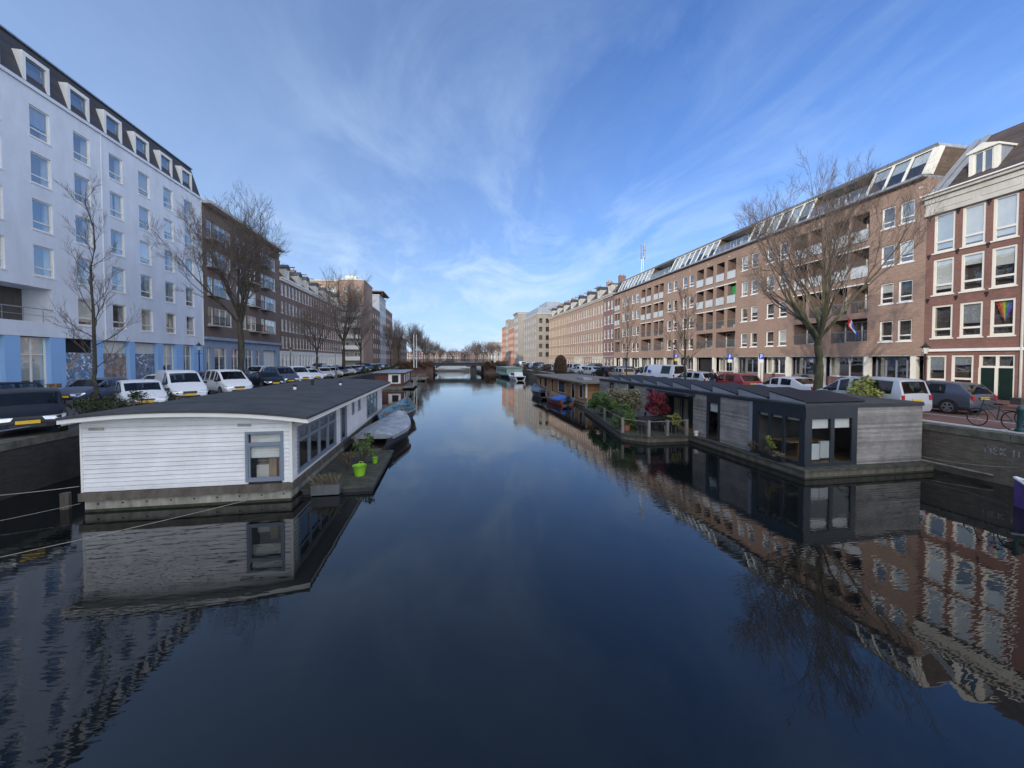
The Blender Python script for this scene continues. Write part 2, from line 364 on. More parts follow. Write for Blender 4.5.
class Facade:
    """a building whose front stands on local y=0"""
    def __init__(s, name, label, cat, loc, rz, group=None):
        s.root = thing(name, label, cat, (loc[0], loc[1], ST), rz, group); s.rng = random.Random(hash(label) % 1000 if False else len(label)*13+int(loc[1]))
    def mb(s): return MB((0, 0, -ST))
    def wall(s, W, D, z0, z1, holes, mat, reveal=None, depth=0.55, top=True, name='wall', y=0.0):
        """holes: (x0,x1,z0,z1) or (x0,x1,z0,z1,depth)"""
        m = s.mb()
        xs = sorted({0, W, *[h[0] for h in holes], *[h[1] for h in holes]}); zs = sorted({z0, z1, *[h[2] for h in holes], *[h[3] for h in holes]})
        for i in range(len(xs)-1):
            for j in range(len(zs)-1):
                cx = (xs[i]+xs[i+1])/2; cz = (zs[j]+zs[j+1])/2
                if any(h[0] < cx < h[1] and h[2] < cz < h[3] for h in holes): continue
                m.face([(xs[i], y, zs[j]), (xs[i+1], y, zs[j]), (xs[i+1], y, zs[j+1]), (xs[i], y, zs[j+1])])
        for h in holes:
            a, b, c, d = h[:4]; dp = y+(h[4] if len(h) > 4 else depth); bm = h[5] if len(h) > 5 else 2
            m.face([(a, y, c), (a, dp, c), (a, dp, d), (a, y, d)], 1); m.face([(b, y, d), (b, dp, d), (b, dp, c), (b, y, c)], 1)
            m.face([(a, y, c), (b, y, c), (b, dp, c), (a, dp, c)], 1); m.face([(a, y, d), (a, dp, d), (b, dp, d), (b, y, d)], 1)
            m.face([(a, dp, c), (b, dp, c), (b, dp, d), (a, dp, d)], bm)
        if D:
            m.face([(W, y, z0), (W, D, z0), (W, D, z1), (W, y, z1)]); m.face([(0, D, z0), (0, y, z0), (0, y, z1), (0, D, z1)])
            m.face([(W, D, z0), (0, D, z0), (0, D, z1), (W, D, z1)])
            if top: m.face([(0, y, z1), (W, y, z1), (W, D, z1), (0, D, z1)], 3)
        return m.build(name, [mat, M[reveal] if reveal else mat, M['room'], M['felt'], M['cream'], M['dark']], s.root)
    def box(s, name, x0, x1, y0, y1, z0, z1, mat, parent=None):
        m = s.mb(); m.box(x0, x1, y0, y1, z0, z1); return m.build(name, mat, parent or s.root)
    def window(s, x, z, w, h, style='low', fm='white', sill=None, blinds=0.5, y=0.0, glass=None, bk=('blind', 'curtain', 'greyblind')):
        fr, pn = window_meshes(w, h, style, fm)
        o = link('window', fr, s.root, (x, y, z-ST)); p = link('pane', pn, o)
        if sill: link('sill', sill_mesh(w, sill), o)
        if s.rng.random() < blinds:
            kd = s.rng.choice(bk)
            fq = s.rng.choice([.3, .45, .6, .85]) if z < 11.2 or fm != 'cream' else .9 if kd != 'curtain' else s.rng.choice([.5, .7, .95])
            link('blind' if kd != 'curtain' else 'curtain', blind_mesh(w, h, fq, kd), o)
        return o

def leaf_blob(mb, c, r, n, size, rng, flat=1.0, shell=0.35):
    for _ in range(n):
        while True:
            d = Vector((rng.uniform(-1, 1), rng.uniform(-1, 1), rng.uniform(-1, 1)))
            if 0.05 < d.length < 1: break
        d = d.normalized()*(shell+(1-shell)*rng.random())
        p = Vector(c)+Vector((d.x*r[0], d.y*r[1], d.z*r[2]*flat))
        a = Vector((rng.uniform(-1, 1), rng.uniform(-1, 1), rng.uniform(-1, 1))).normalized(); b = a.orthogonal().normalized()
        s_ = size*rng.uniform(.6, 1.3)
        mb.face([p-a*s_, p+b*s_*.55, p+a*s_, p-b*s_*.55])

# ------------------------------------------------------------------ setting: water, ground
def build_setting():
    m, nt, b = newmat('canal_water')
    o = coord(nt, 'Object')
    b.inputs['Base Color'].default_value = (0.006, 0.008, 0.008, 1); b.inputs['Roughness'].default_value = 0.0; b.inputs['IOR'].default_value = 1.56
    big = noise(nt, mapping(nt, o, (1, 0.7, 1), (0, 0, 0.3)), 0.75, 1, 0.4, 0.3)
    small = noise(nt, mapping(nt, o, (1.2, 4.5, 1), (0, 0, -0.25)), 1.5, 1, 0.45, 0.3)
    patch = ramp(nt, noise(nt, mapping(nt, o, (0.6, 0.3, 1)), 0.25, 2, 0.5), [(0.35, (0.25,)*3), (0.65, (1, 1, 1))])
    s1 = nt.nodes.new('ShaderNodeMath'); s1.operation = 'MULTIPLY'; nt.links.new(small, s1.inputs[0]); nt.links.new(patch, s1.inputs[1])
    s2 = nt.nodes.new('ShaderNodeMath'); s2.operation = 'MULTIPLY_ADD'; nt.links.new(s1.outputs[0], s2.inputs[0]); s2.inputs[1].default_value = 0.28; nt.links.new(big, s2.inputs[2])
    fine = noise(nt, mapping(nt, o, (1.6, 6.5, 1), (0, 0, 0.35)), 2.4, 1, 0.4, 0.2)
    p2 = ramp(nt, noise(nt, mapping(nt, o, (0.35, 0.25, 1), (0, 0, 0), (4, 2, 0)), 0.3, 2, 0.5), [(0.42, (0,)*3), (0.7, (1, 1, 1))])
    f1 = nt.nodes.new('ShaderNodeMath'); f1.operation = 'MULTIPLY'; nt.links.new(fine, f1.inputs[0]); nt.links.new(p2, f1.inputs[1])
    f2 = nt.nodes.new('ShaderNodeMath'); f2.operation = 'MULTIPLY_ADD'; nt.links.new(f1.outputs[0], f2.inputs[0]); f2.inputs[1].default_value = 0.42; nt.links.new(s2.outputs[0], f2.inputs[2])
    s2 = f2
    bump(nt, b, s2.outputs[0], 0.25, 0.019)
    w = MB(); w.face([(-13.6, -40, 0), (19.2, -40, 0), (19.2, 900, 0), (-13.6, 900, 0)])
    struct('water', w, m, 'dark still canal water rippled lightly by the breeze')
    g = MB()
    for a in ((-900, -13.5, -60, 120), (19.0, 900, -60, 120), (-900, -2.7, 120, 460), (11.6, 900, 120, 460), (-900, 900, 460, 1500)):
        g.face([(a[0], a[2], ST-.03), (a[1], a[2], ST-.03), (a[1], a[3], ST-.03), (a[0], a[3], ST-.03)])
    struct('ground', g, M['sidewalk'], 'flat ground of the city on both sides of the canal')
    for nm, x0, x1, mt in (('road', -22.5, -14.0, 'asphalt'), ('road', 19.7, 28.6, 'pavers')):
        g = MB(); g.face([(x0, -60, ST-.022), (x1, -60, ST-.022), (x1, 119, ST-.022), (x0, 119, ST-.022)])
        o = struct(nm, g, M[mt], 'asphalt quay road on the left bank' if x0 < 0 else 'red brick quay road on the right bank')
    g = MB(); g.box(-25.9, -22.6, -60, 110, ST-.03, ST+.09); struct('pavement', g, M['sidewalk'], 'raised slab pavement along the left housefronts')
    g = MB(); g.box(28.7, 32.9, -60, 110, ST-.03, ST+.09); struct('pavement', g, M['redpave'], 'reddish pavement along the right housefronts')
    g = MB()
    g.box(19.55, 19.7, -60, 119, ST-.03, ST+.012)
    for i in range(12): g.face([(19.9, -2+i*6.3, ST-.014), (22.2, -2+i*6.3, ST-.014), (22.2, -1.9+i*6.3, ST-.014), (19.9, -1.9+i*6.3, ST-.014)])
    g.face([(22.25, -60, ST-.014), (22.35, -60, ST-.014), (22.35, 119, ST-.014), (22.25, 119, ST-.014)])
    struct('road_marking', g, M['line'], 'white painted parking lines and kerb strip on the right quay')
build_setting()

def quay(label, xf, sgn, y0, y1):
    t = thing('quay_wall', label, 'quay wall', (xf, y0, 0), 0)
    L = y1-y0
    m = MB(); xa, xb = sorted((0, sgn*0.5)); m.box(xa, xb, 0, L, -1.2, ST-.26)
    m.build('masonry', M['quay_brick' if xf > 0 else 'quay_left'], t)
    rng = random.Random(3)
    m = MB(); y = 0
    xa, xb = sorted((-sgn*.04, sgn*.5))
    while y < L:
        l = rng.uniform(.8, 1.3); j = rng.uniform(-.012, .012)
        m.box(xa+j, xb, y+.006, min(L, y+l)-.006, ST-.255, ST-.01+rng.uniform(-.012, .012)); y += l
    m.build('capstones', M['quay_cap'], t)
    return t
quay('mossy dark brick quay wall with stone cap along left bank', -13.3, -1, -40, 118)
qr = quay('mossy stained brick quay wall with stone cap along right bank', 18.8, 1, -40, 118)
# moss and tufts on the quay edges
def bush(name, label, cat, loc, blobs, n, size, mat, group=None, stem=True, seed=1, stemh=None):
    rng = random.Random(seed)
    t = thing(name, label, cat, loc, 0, group)
    m = MB()
    for (c, r) in blobs:
        sub = max(3, int(6*max(r)))
        k = max(4, int(n/len(blobs)/6))
        if name == 'ivy_column': leaf_blob(m, c, r, k*6, size, rng, shell=.8); continue
        for _ in range(6):   # clumps of leaves: uneven outline, gaps
            d = Vector((rng.gauss(0, 1), rng.gauss(0, 1), rng.gauss(0, 1))).normalized()*rng.uniform(.45, .85)
            cc = (c[0]+d.x*r[0], c[1]+d.y*r[1], c[2]+d.z*r[2])
            q = rng.uniform(.35, .6)
            leaf_blob(m, cc, (r[0]*q, r[1]*q, r[2]*q), k, size, rng, shell=.1)
    m.build('foliage', M[mat], t)
    if stem:
        s_ = MB()
        for (c, r) in blobs:
            for _ in range(5):
                e = (c[0]+rng.uniform(-.7, .7)*r[0], c[1]+rng.uniform(-.7, .7)*r[1], c[2]+rng.uniform(-.2, .8)*r[2])
                s_.tube([(rng.uniform(-.05, .05), rng.uniform(-.05, .05), 0), (e[0]*.5, e[1]*.5, e[2]*.55), e], [.025, .015, .006], 4)
        s_.build('stem', M['bark'], t)
    return t

# ------------------------------------------------------------------ left pale apartment block
def pale_block():
    Y0 = -34.0; Y1 = 47.5; W = Y1-Y0
    F = Facade('apartment_block', 'pale lavender rendered apartment block with dark mansard and blue ground floor pillars', 'building', (-26, Y0), R(90))
    cols = [30.5-2.96*i for i in range(12, 0, -1)]+[30.5, 33.45, 36.4, 39.35, 42.35, 45.3]
    rows = [18.62, 15.66, 12.68, 9.72, 6.75]; w, h = 1.3, 1.95
    holes = []; wins = []
    for cy in cols:
        if cy < 3: continue
        for r_, z in enumerate(rows):
            if r_ == 4 and cy < 31.5: continue
            holes.append((cy-Y0-w/2, cy-Y0+w/2, z, z+h)); wins.append((cy-Y0-w/2, z, cy, r_))
    holes.append((24.2-Y0, 30.95-Y0, 6.7, 8.95, 1.7)); holes.append((12.2-Y0, 21.2-Y0, 6.7, 8.95, 1.7))
    F.wall(W, 14, 5.75, 21.55, holes, M['pale_render'], depth=.6)
    for x, z, cy, r_ in wins:
        o = F.window(x, z, w, h, 'low', 'white', 'white', .45, y=.03)
    # recessed balcony
    for (a, b) in ((24.2, 30.95), (12.2, 21.2)):
        F.window(a-Y0+.3, 6.72, 2.4, 2.15, 'two', 'white', None, .6, y=1.5); F.window(a-Y0+3.9, 6.72, 1.1, 2.15, 'plain', 'white', None, 0, y=1.5)
        m = F.mb(); m.box(a-Y0, b-Y0, -.03, .03, 7.52, 7.58)
        k = a-Y0+.1
        while k < b-Y0: m.box(k, k+.03, -.01, .01, 6.7, 7.52); k += 1.2
        m.box(a-Y0, b-Y0, -.02, .02, 7.1, 7.13)
        m.build('balcony_railing', M['metal'], F.root)
    # cornice line and mansard
    F.box('cornice', -.05, W+.05, -.12, 0.3, 21.56, 21.78, M['pale_render'])
    m = F.mb(); m.prism([(0.05, 21.8), (.95, 24.75), (12, 24.75), (13.5, 21.8)], 'x', 0, W)
    m.build('mansard_roof', M['slate_roof'], F.root)
    F.box('roof_edge', -.05, W+.05, .8, 1.2, 24.76, 24.86, M['metal'])
    for cy in cols:
        if cy < 3: continue
        x = cy-Y0-.85
        m = F.mb(); m.box(x, x+.2, .1, 1.3, 21.85, 23.75); m.box(x+1.5, x+1.7, .1, 1.3, 21.85, 23.75)
        m.box(x+.2, x+1.5, .1, 1.3, 23.5, 23.75); m.box(x+.2, x+1.5, .1, .3, 21.85, 21.97); m.box(x+.2, x+1.5, .45, .5, 21.97, 23.5, 1)
        d = m.build('dormer', [M['white'], M['dark']], F.root)
        fr, pn = window_meshes(1.3, 1.5, 'plain', 'grey_frame')
        o = link('window', fr, d, (x+.2, .17, 21.98-ST)); pn2 = MB(); 
        link('pane', pn, d, (x+.2, .17, 21.98-ST))
    for y_ in (34.95, 47.3, 26.1):
        m = F.mb(); m.tube([(y_-Y0, -.06, 5.8), (y_-Y0, -.06, 21.5)], .05, 6); m.build('drainpipe', M['pale_render'], F.root)
    # ground floor
    pill = [(28.02, 28.9), (30.76, 31.8), (34.23, 34.8), (37.34, 37.9), (40.54, 41.2), (43.0, 44.1), (45.7, 47.3)]
    y = 28.02
    while y > 6: y -= 2.95; pill.insert(0, (y, y+.85))
    m = F.mb(); m.box(0, W, 1.0, 14, ST, 5.74)
    m.build('ground_floor_wall', M['bluegrey_render'], F.root)
    for a, b in pill:
        F.box('pillar', a-Y0, b-Y0, 0.02, .98, ST, 5.745, M['blue_render'])
    for i in range(len(pill)-1):
        a, b = pill[i][1]-Y0, pill[i+1][0]-Y0
        if i in range(len(pill)-6, len(pill)-3):
            k = i-(len(pill)-6)
            m = F.mb(); m.box(a, b, .30, .36, ST, 4.75); m.build('mural', MU[k], F.root)
            F.box('upper_blind' if k else 'upper_wall', a, b, .4, .45, 4.75, 5.7, M['blind'] if k else M['dark'])
        else:
            F.box('dado', a, b, .25, .4, ST, 2.35, M['stone'])
            F.box('dark_room', a, b, .9, .95, 2.35, 5.74, M['dark'])
            F.window(a, 2.4, b-a, 3.3, 'cross', 'white', None, .5, y=.25)
    return F
pale_block()
# neighbouring house behind the photographer's left shoulder is left out

# ------------------------------------------------------------------ left flat roofed brick block
def flat_block():
    Y0, Y1 = 47.6, 67.4; W = Y1-Y0
    F = Facade('apartment_block', 'dark brown brick flat-roofed block next to the pale apartment block', 'building', (-26, Y0), R(90))
    rows = [17.85, 14.75, 11.6, 8.2]; holes = []; wins = []
    for z in rows:
        for (a, b, st) in ((48.3, 49.3, 'plain'), (49.5, 53.2, 'three'), (54.4, 56.7, 'two'), (57.0, 59.5, 'two'), (61.0, 62.0, 'plain'), (62.2, 65.9, 'three')):
            hh = 1.95
            holes.append((a-Y0, b-Y0, z, z+hh)); wins.append((a-Y0, z, b-a, hh, st))
    F.wall(W, 13, 6.8, 21.3, holes, M['brown_brick'], depth=.7)
    for x, z, w, h, st in wins: F.window(x, z, w, h, st, 'white', 'stone', .7, y=.03)
    for z in rows:
        for a, b in ((48.1, 50.4), (57.4, 59.8), (60.8, 63.0)):
            m = F.mb(); x0, x1 = a-Y0, b-Y0
            m.box(x0, x1, -.85, -.01, z-.25, z-.12, 1); m.box(x0, x1, -.85, -.82, z+.82, z+.86); 
            k = x0
            while k < x1+.01: m.box(k-.012, k+.012, -.845, -.825, z-.12, z+.82); k += .13
            m.box(x0, x0+.03, -.82, -.01, z+.82, z+.86); m.box(x1-.03, x1, -.82, -.01, z+.82, z+.86)
            m.build('balcony', [M['black_metal'], M['concrete']], F.root)
    m = F.mb(); m.box(-.1, W+.1, -.9, 13.2, 21.32, 21.62); m.build('roof', M['stone'], F.root)
    m = F.mb(); m.box(.3, W-.3, -.55, 12.9, 21.63, 21.75); m.build('roof_felt', M['felt'], F.root)
    gh = []; gx = [(.5, 1.3), (2.0, 4.6), (5.6, 7.4), (9.0, 11.2), (12.0, 13.2), (14.2, 18.6)]
    for a, b in gx: gh.append((a, b, ST+.05 if b-a < 1.5 or a > 14 else ST+1.0, 5.6))
    F.wall(W, 13, ST, 6.45, gh, M['bluegrey_render'], depth=.8, name='ground_floor_wall', y=.12)
    F.box('canopy_band', -.02, W+.02, -.25, 13, 6.46, 6.79, M['bluegrey_render'])
    for (a, b, c, d) in gh:
        if a > 14:
            m = F.mb(); m.box(a, b, .5, .56, c, d)
            for k in range(7): m.box(a, b, .48, .5, c+.25+k*.5, c+.28+k*.5)
            m.build('garage_door', M['blind'], F.root)
        else: F.window(a, c, b-a, d-c, 'cross' if b-a > 1.5 else 'high', 'white', None, .6, y=.25)
flat_block()

# ------------------------------------------------------------------ terraces
def terrace_house(label, side, ya, yb, ztop, wallmat, rows, h, ncol, ww, fm='white', style='sash', gf='white', roof='flat', group=None, dormers=1, D=11, X=None, storeyband=False, cname='house', zg=5.2, gstyle='cross', hoist=False, cornice='white', depthtop=True, balc=False, winy=.03):
    W = yb-ya
    if side < 0: F = Facade('terraced_house', label, cname, ((X if X is not None else -26), ya), R(90), group)
    else: F = Facade('terraced_house', label, cname, ((X if X is not None else 33), yb), R(-90), group)
    pitch = W/ncol; holes = []; ws = []
    for c in range(ncol):
        x = pitch*(c+.5)-ww/2
        for z in rows: holes.append((x, x+ww, z, z+h)); ws.append((x, z))
    gh = []
    for c in range(ncol):
        x = pitch*(c+.5)-ww*.6
        door = (c % 3 == 1)
        gh.append((x, x+ww*1.2, ST+.12 if door else ST+.9, zg-.55))
    gsame = gf is None
    F.wall(W, D, zg, ztop-.55, holes, wallmat, depth=.6, top=False)
    F.wall(W, D, ST, zg-.12, gh, M[gf] if gf else wallmat, depth=.6, name='ground_floor_wall', top=False, y=.0 if gsame else -.04)
    F.box('string_course', -.0, W, -.12, .4, zg-.119, zg-.001, M['stone'] if gf != 'white' else M['white'])
    for x, z in ws: F.window(x, z, ww, h, style, fm, fm, .45, y=winy)
    for i, (a, b, c, d) in enumerate(gh):
        if i % 3 == 1:
            fr, pn = window_meshes(b-a, d-c, 'high', fm)
            F.window(a, c, b-a, d-c, 'high', fm, None, 0, y=.06)
            F.box('door', a+.08, b-.08, .17, .22, c+.02, c+(d-c)*.68, M[['door_green', 'door_blue', 'dark_frame', 'white'][(i+int(ya)) % 4]])
        else: F.window(a, c, b-a, d-c, gstyle if b-a > 1.2 else 'high', fm, fm if gf != 'white' else 'stone', .5, y=.0)
    m = F.mb()
    m.box(-.0, W, -.18, .5, ztop-.545, ztop-.2); m.box(-.02, W+.02, -.42, .5, ztop-.197, ztop)
    k = .3
    while k < W: m.box(k, k+.1, -.36, -.18, ztop-.4, ztop-.2); k += .62
    m.build('cornice', M[cornice], F.root)
    m = F.mb()
    if roof == 'flat': m.face([(0, .1, ztop-.1), (W, .1, ztop-.1), (W, D, ztop-.1), (0, D, ztop-.1)]); m.box(0, W, D-.3, D, zg, ztop-.1)
    else:
        hh = 2.6 if roof == 'low' else 3.4
        m.prism([(.0, ztop-.02), (hh*.9, ztop+hh), (D-1, ztop+hh), (D, ztop-.02)], 'x', 0.02, W-.02)
    m.build('roof', M['tile_roof'] if roof != 'flat' else M['felt'], F.root)
    if roof != 'flat':
        for k in range(dormers):
            cx = W*(k+.5)/dormers; hw = .75
            m = F.mb(); z = ztop+.3
            m.box(cx-hw, cx-hw+.15, .25, 1.9, z, z+1.7); m.box(cx+hw-.15, cx+hw, .25, 1.9, z, z+1.7); m.box(cx-hw+.15, cx+hw-.15, .25, .45, z, z+.2)
            m.box(cx-hw-.1, cx+hw+.1, .1, 2.2, z+1.7, z+1.9, 2)
            if hoist: m.prism([(cx-hw-.1, z+1.9), (cx+hw+.1, z+1.9), (cx, z+2.5)], 'y', .12, 2.2, 2); m.box(cx-.06, cx+.06, -.9, .12, z+2.0, z+2.14, 2)
            m.box(cx-hw+.15, cx+hw-.15, .6, .7, z+.2, z+1.7, 1)
            d = m.build('dormer', [M['stone'], M['dark'], M['slate']], F.root)
            fr, pn = window_meshes(2*hw-.3, 1.5, 'two', fm)
            link('window', fr, d, (cx-hw+.15, .26, z+.2-ST)); link('pane', pn, d, (cx-hw+.15, .26, z+.2-ST))
        m = F.mb(); m.box(.1, .75, 3.2, 4.6, ztop+1, ztop+4.3); m.box(.05, .8, 3.15, 4.65, ztop+4.3, ztop+4.42)
        ch = m.build('chimney', wallmat, F.root)
        for q in range(2): m = F.mb(); m.lathe([(.12, 0), (.1, .4)], (.43, 3.6+q*.65, ztop+4.42), 8); m.build('chimney_pot', M['terracotta'], ch)
    return F
ordn = ['first', 'second', 'third', 'fourth', 'fifth', 'sixth', 'seventh', 'eighth', 'ninth', 'tenth', 'eleventh', 'twelfth', 'thirteenth', 'fourteenth', 'fifteenth', 'sixteenth', 'seventeenth', 'eighteenth', 'nineteenth', 'twentieth']
for i in range(5):
    ya = 67.6+7.7*i
    terrace_house('brown brick terraced house with white cornice, %s beyond the flat-roofed block' % ordn[i], -1, ya, ya+7.68, 17.5, M['terrace_brick'], [14.7, 11.8, 8.9, 6.1],
                  1.9 if True else 1, 5, .88, roof='low', group='terraced houses along the left bank', dormers=2 if i % 2 else 1, gf='white', zg=5.6, hoist=True, D=11)
# right bank
terrace_house('narrow purple brick house with dark window bars at end of long brick block', 1, 71.8, 76.9, 17.4, M['purple_brick'], [14.3, 11.4, 8.5, 5.8], 1.8, 3, .95, roof='low', gf=None, dormers=1, zg=4.9, fm='white', cornice='stone')
for i in range(4):
    ya = 77+6.1*i
    terrace_house('pink brick terraced house with pale cornice, %s beyond the purple one' % ordn[i], 1, ya, ya+6.08, 17.3, M['pink_brick'], [14.1, 11.2, 8.3, 5.7], 1.8, 4, .8, roof='low', group='terraced houses along the right bank', dormers=1, gf=None if i % 2 else 'stone', zg=4.9, fm='cream', cornice='stone', hoist=True)
for i in range(3):
    ya = 101.5+6.2*i
    terrace_house('ochre brick house with %s before the grey tower' % ['small gable, third', 'dark roof, second', 'chimney, last'][i], 1, ya, ya+6.18, 17.4, M['ochre_brick'], [14.1, 11.2, 8.3, 5.7], 1.9, 4, .75, roof='high' if i else 'low', group='terraced houses along the right bank', dormers=1, gf=None, zg=4.9, fm='cream', hoist=True, cornice='stone')

# ------------------------------------------------------------------ right modern brick block
def modern_block():
    YN, YF = 21.62, 71.7; W = YF-YN
    F = Facade('apartment_block', 'long tan brick apartment block with recessed balconies and glazed top floor', 'building', (33, YF), R(-90))
    def u(y): return YF-y
    rows = [5.62, 8.47, 11.32, 14.17]
    pairs = [(24.45, 23.55), (23.25, 22.35), (35.1, 34.15), (33.6, 32.65), (38.6, 37.65), (37.2, 36.25), (49.5, 48.5), (48.05, 47.05), (53.25, 52.3), (51.75, 50.8), (64.4, 63.4), (62.9, 61.9), (68.2, 67.2), (66.6, 65.6)]
    logs = [(28.2, 26.9), (26.6, 25.3), (31.8, 30.6), (30.3, 29.1), (42.6, 41.25), (40.7, 39.4), (46.35, 45.0), (44.5, 43.2), (56.95, 55.75), (55.45, 54.25), (61.05, 59.75), (59.2, 57.9), (71.3, 70.4), (70.1, 69.2)]
    holes = []; wins = []; bal = []
    for a, b in pairs:
        for z in rows: holes.append((u(a), u(b), z, z+1.55)); wins.append((u(a), z, a-b))
    for i, (a, b) in enumerate(logs):
        for r_, z in enumerate(rows):
            if r_ == 0:
                if i % 2 == 0: holes.append((u(a), u(logs[i+1][1]), 5.65, 7.55, 1.5)); bal.append((u(a), u(logs[i+1][1]), 5.65, 1.9, 0, i))
            else: holes.append((u(a), u(b), z-.45, z+1.75, 1.5)); bal.append((u(a), u(b), z-.45, 2.2, r_, i))
    F.wall(W, 14, 4.6, 16.9, holes, M['tan_brick'], 'terrace_brick', depth=.6)
    for x, z, w in wins: F.window(x, z, w, 1.55, 'low', 'white', 'white', .5, y=.03)
    cw = 0
    for x0, x1, z, hh, r_, i in bal:
        w = x1-x0; cw += 1
        # door and window at the back of the recess
        fr, pn = window_meshes(w-.1, hh-.15, 'two', 'white')
        o = link('balcony_door', fr, F.root, (x0+.05, 1.3, z+.05-ST)); link('pane', pn, o)
        if cw % 3 == 0: link('curtain', blind_mesh(w-.1, hh-.15, .7, 'curtain'), o)
        if r_ == 0 or r_ == 1 and True:
            m = F.mb(); m.box(x0, x1, -.02, .03, z+.88, z+.93)
            k = x0+.05
            while k < x1: m.box(k, k+.02, -.005, .015, z, z+.88); k += .11
            m.build('balcony_railing', M['metal'], F.root)
        else:
            m = F.mb(); m.box(x0+.01, x1-.01, -.10, -.05, z-.05, z+.85); m.box(x0-.0, x1+.0, -.12, -.03, z+.85, z+.9, 1)
            m.build('balcony_panel', [M['balcony_panel'], M['metal']], F.root)
            if r_ == 2 and i == 5: F.box('green_cloth', x0+.15, x1-.25, .5, .53, z+.5, z+2.0, M['green_panel'])
    rp = random.Random(4)
    for x0, x1, z, hh, r_, i in bal:
        if rp.random() < .4:
            m = F.mb(); cx_ = rp.uniform(x0+.3, x1-.3); m2 = F.mb(); m2.box(cx_-.22, cx_+.22, .25, .5, z+.02, z+.32); po = m2.build('balcony_pot', M[rp.choice(['terracotta', 'planter', 'stone'])], F.root)
            leaf_blob(m, (cx_, .38, z+.7), (.3, .2, .4), 70, .07, rp, shell=.1); m.build('balcony_plant', M[rp.choice(['leaf_green', 'leaf_dark', 'leaf_yellow'])], po)
    # pale lintel bands over the recess groups
    for i in range(0, len(logs), 2):
        for r_ in (2, 3):
            F.box('lintel', u(logs[i][0])-.1, u(logs[i+1][1])+.1, -.09, -.004, rows[r_-1]+1.76, rows[r_-1]+1.86, M['white'])
    k = 1.5
    m = F.mb()
    while k < W: m.box(k, k+.22, -.05, -.003, 16.25, 16.38); k += 3.7
    m.build('vent_block', M['stone'], F.root)
    # cornice slab, top floor
    F.box('cornice', -.15, W+.0, -.45, 1.5, 16.91, 17.08, M['zinc'])
    segs = [('end', 71.7, 69.9), ('glass', 69.9, 61.5), ('terrace', 61.5, 53.5), ('glass', 53.5, 43.0), ('terrace', 43.0, 37.0), ('glass', 37.0, 31.5), ('terrace', 31.5, 25.6), ('glass', 25.6, 22.1)]
    segs = [('end', 71.7, 70.0), ('glass', 70, 58.6), ('terrace', 58.6, 52.6), ('glass', 52.6, 43.2), ('terrace', 43.2, 37.6), ('glass', 37.6, 30.6), ('terrace', 30.6, 25.6), ('glass', 25.6, 21.9)]
    m = F.mb(); m.box(0, W, 2.6, 14, 17.0, 19.1); m.build('penthouse_wall', M['brown_brick'], F.root)
    m = F.mb(); m.prism([(.95, 19.12), (14.1, 19.12), (14.1, 19.5), (.75, 19.32)], 'x', -.3, W+.0); m.build('roof', M['zinc'], F.root)
    for kd, a, b in segs:
        x0, x1 = u(a), u(b)
        if kd == 'glass':
            n = max(2, round((x1-x0)/1.25)); p = (x1-x0)/n
            fr = F.mb(); gl = F.mb()
            def P(x, t, o=0): return (x, -.05+1.05*t-o*.9, 17.09+2.02*t+o*.4)
            for i in range(n+1):
                x = x0+i*p; e = .07
                q = [P(x-e, 0), P(x+e, 0), P(x+e, 1), P(x-e, 1)]; q2 = [P(x-e, 0, .09), P(x+e, 0, .09), P(x+e, 1, .09), P(x-e, 1, .09)]
                j = len(fr.v); fr.v += q+q2
                for f in ((4,5,6,7),(0,3,7,4),(1,5,6,2),(0,4,5,1),(3,2,6,7),(0,1,2,3)): fr.f.append(tuple(j+c for c in f)); fr.m.append(0)
            for t0, t1 in ((0, .05), (.95, 1)):
                fr.face([P(x0, t0, .07), P(x1, t0, .07), P(x1, t1, .07), P(x0, t1, .07)])
            for xx in (x0-.02, x1-.05): fr.prism([(-.03, 17.09), (2.6, 17.09), (2.6, 19.1), (1.02, 19.1)], 'x', xx, xx+.07, 1)
            gl.face([P(x0, 0, .02), P(x1, 0, .02), P(x1, 1, .02), P(x0, 1, .02)])
            f = fr.build('sloping_window', [M['cream'], M['siding_dark']], F.root); gl.build('pane', M['glass_sky'], f)
            rb = random.Random(int(a*10))
            for i in range(n):
                xa_, xb_ = x0+i*p+.09, x0+(i+1)*p-.09; t0 = rb.choice([0, 0, .3, .55]); bl = F.mb()
                bl.face([P(xa_, t0, -.06), P(xb_, t0, -.06), P(xb_, .97, -.06), P(xa_, .97, -.06)]); bl.build('blind', M[rb.choice(['blind', 'greyblind', 'balcony_panel', 'balcony_panel'])], f)
        elif kd == 'terrace':
            m = F.mb(); m.box(x0, x1, .1, .14, 18.0, 18.05)
            k = x0
            while k < x1: m.box(k, k+.03, .1, .14, 17.1, 18.0); k += .9
            m.face([(x0, .13, 17.15), (x1, .13, 17.15), (x1, .13, 17.95), (x0, .13, 17.95)], 1)
            m.build('terrace_railing', [M['metal'], M['glass']], F.root)
            F.window(x0+.3, 17.1, (x1-x0)-.6, 1.9, 'four', 'cream', None, .5, y=2.4)
        else:
            m = F.mb(); m.box(x0+.05, x0+.12, .2, .27, 17.1, 19.1); m.box(x0+.05, x1, .2, .25, 18.0, 18.05); m.build('canopy_post', M['metal'], F.root)
    # near end gable of the top floor: dark cladding with cream edge strip
    m = F.mb(); m.prism([(-.02, 17.09), (14, 17.09), (14, 19.1), (1.0, 19.1)], 'x', W-.25, W+.02); m.build('gable_cladding', M['siding_dark'], F.root)
    m = F.mb(); m.prism([(-.1, 17.09), (.35, 17.09), (1.35, 19.1), (.9, 19.1)], 'x', W-.26, W+.06); m.build('gable_strip', M['cream'], F.root)
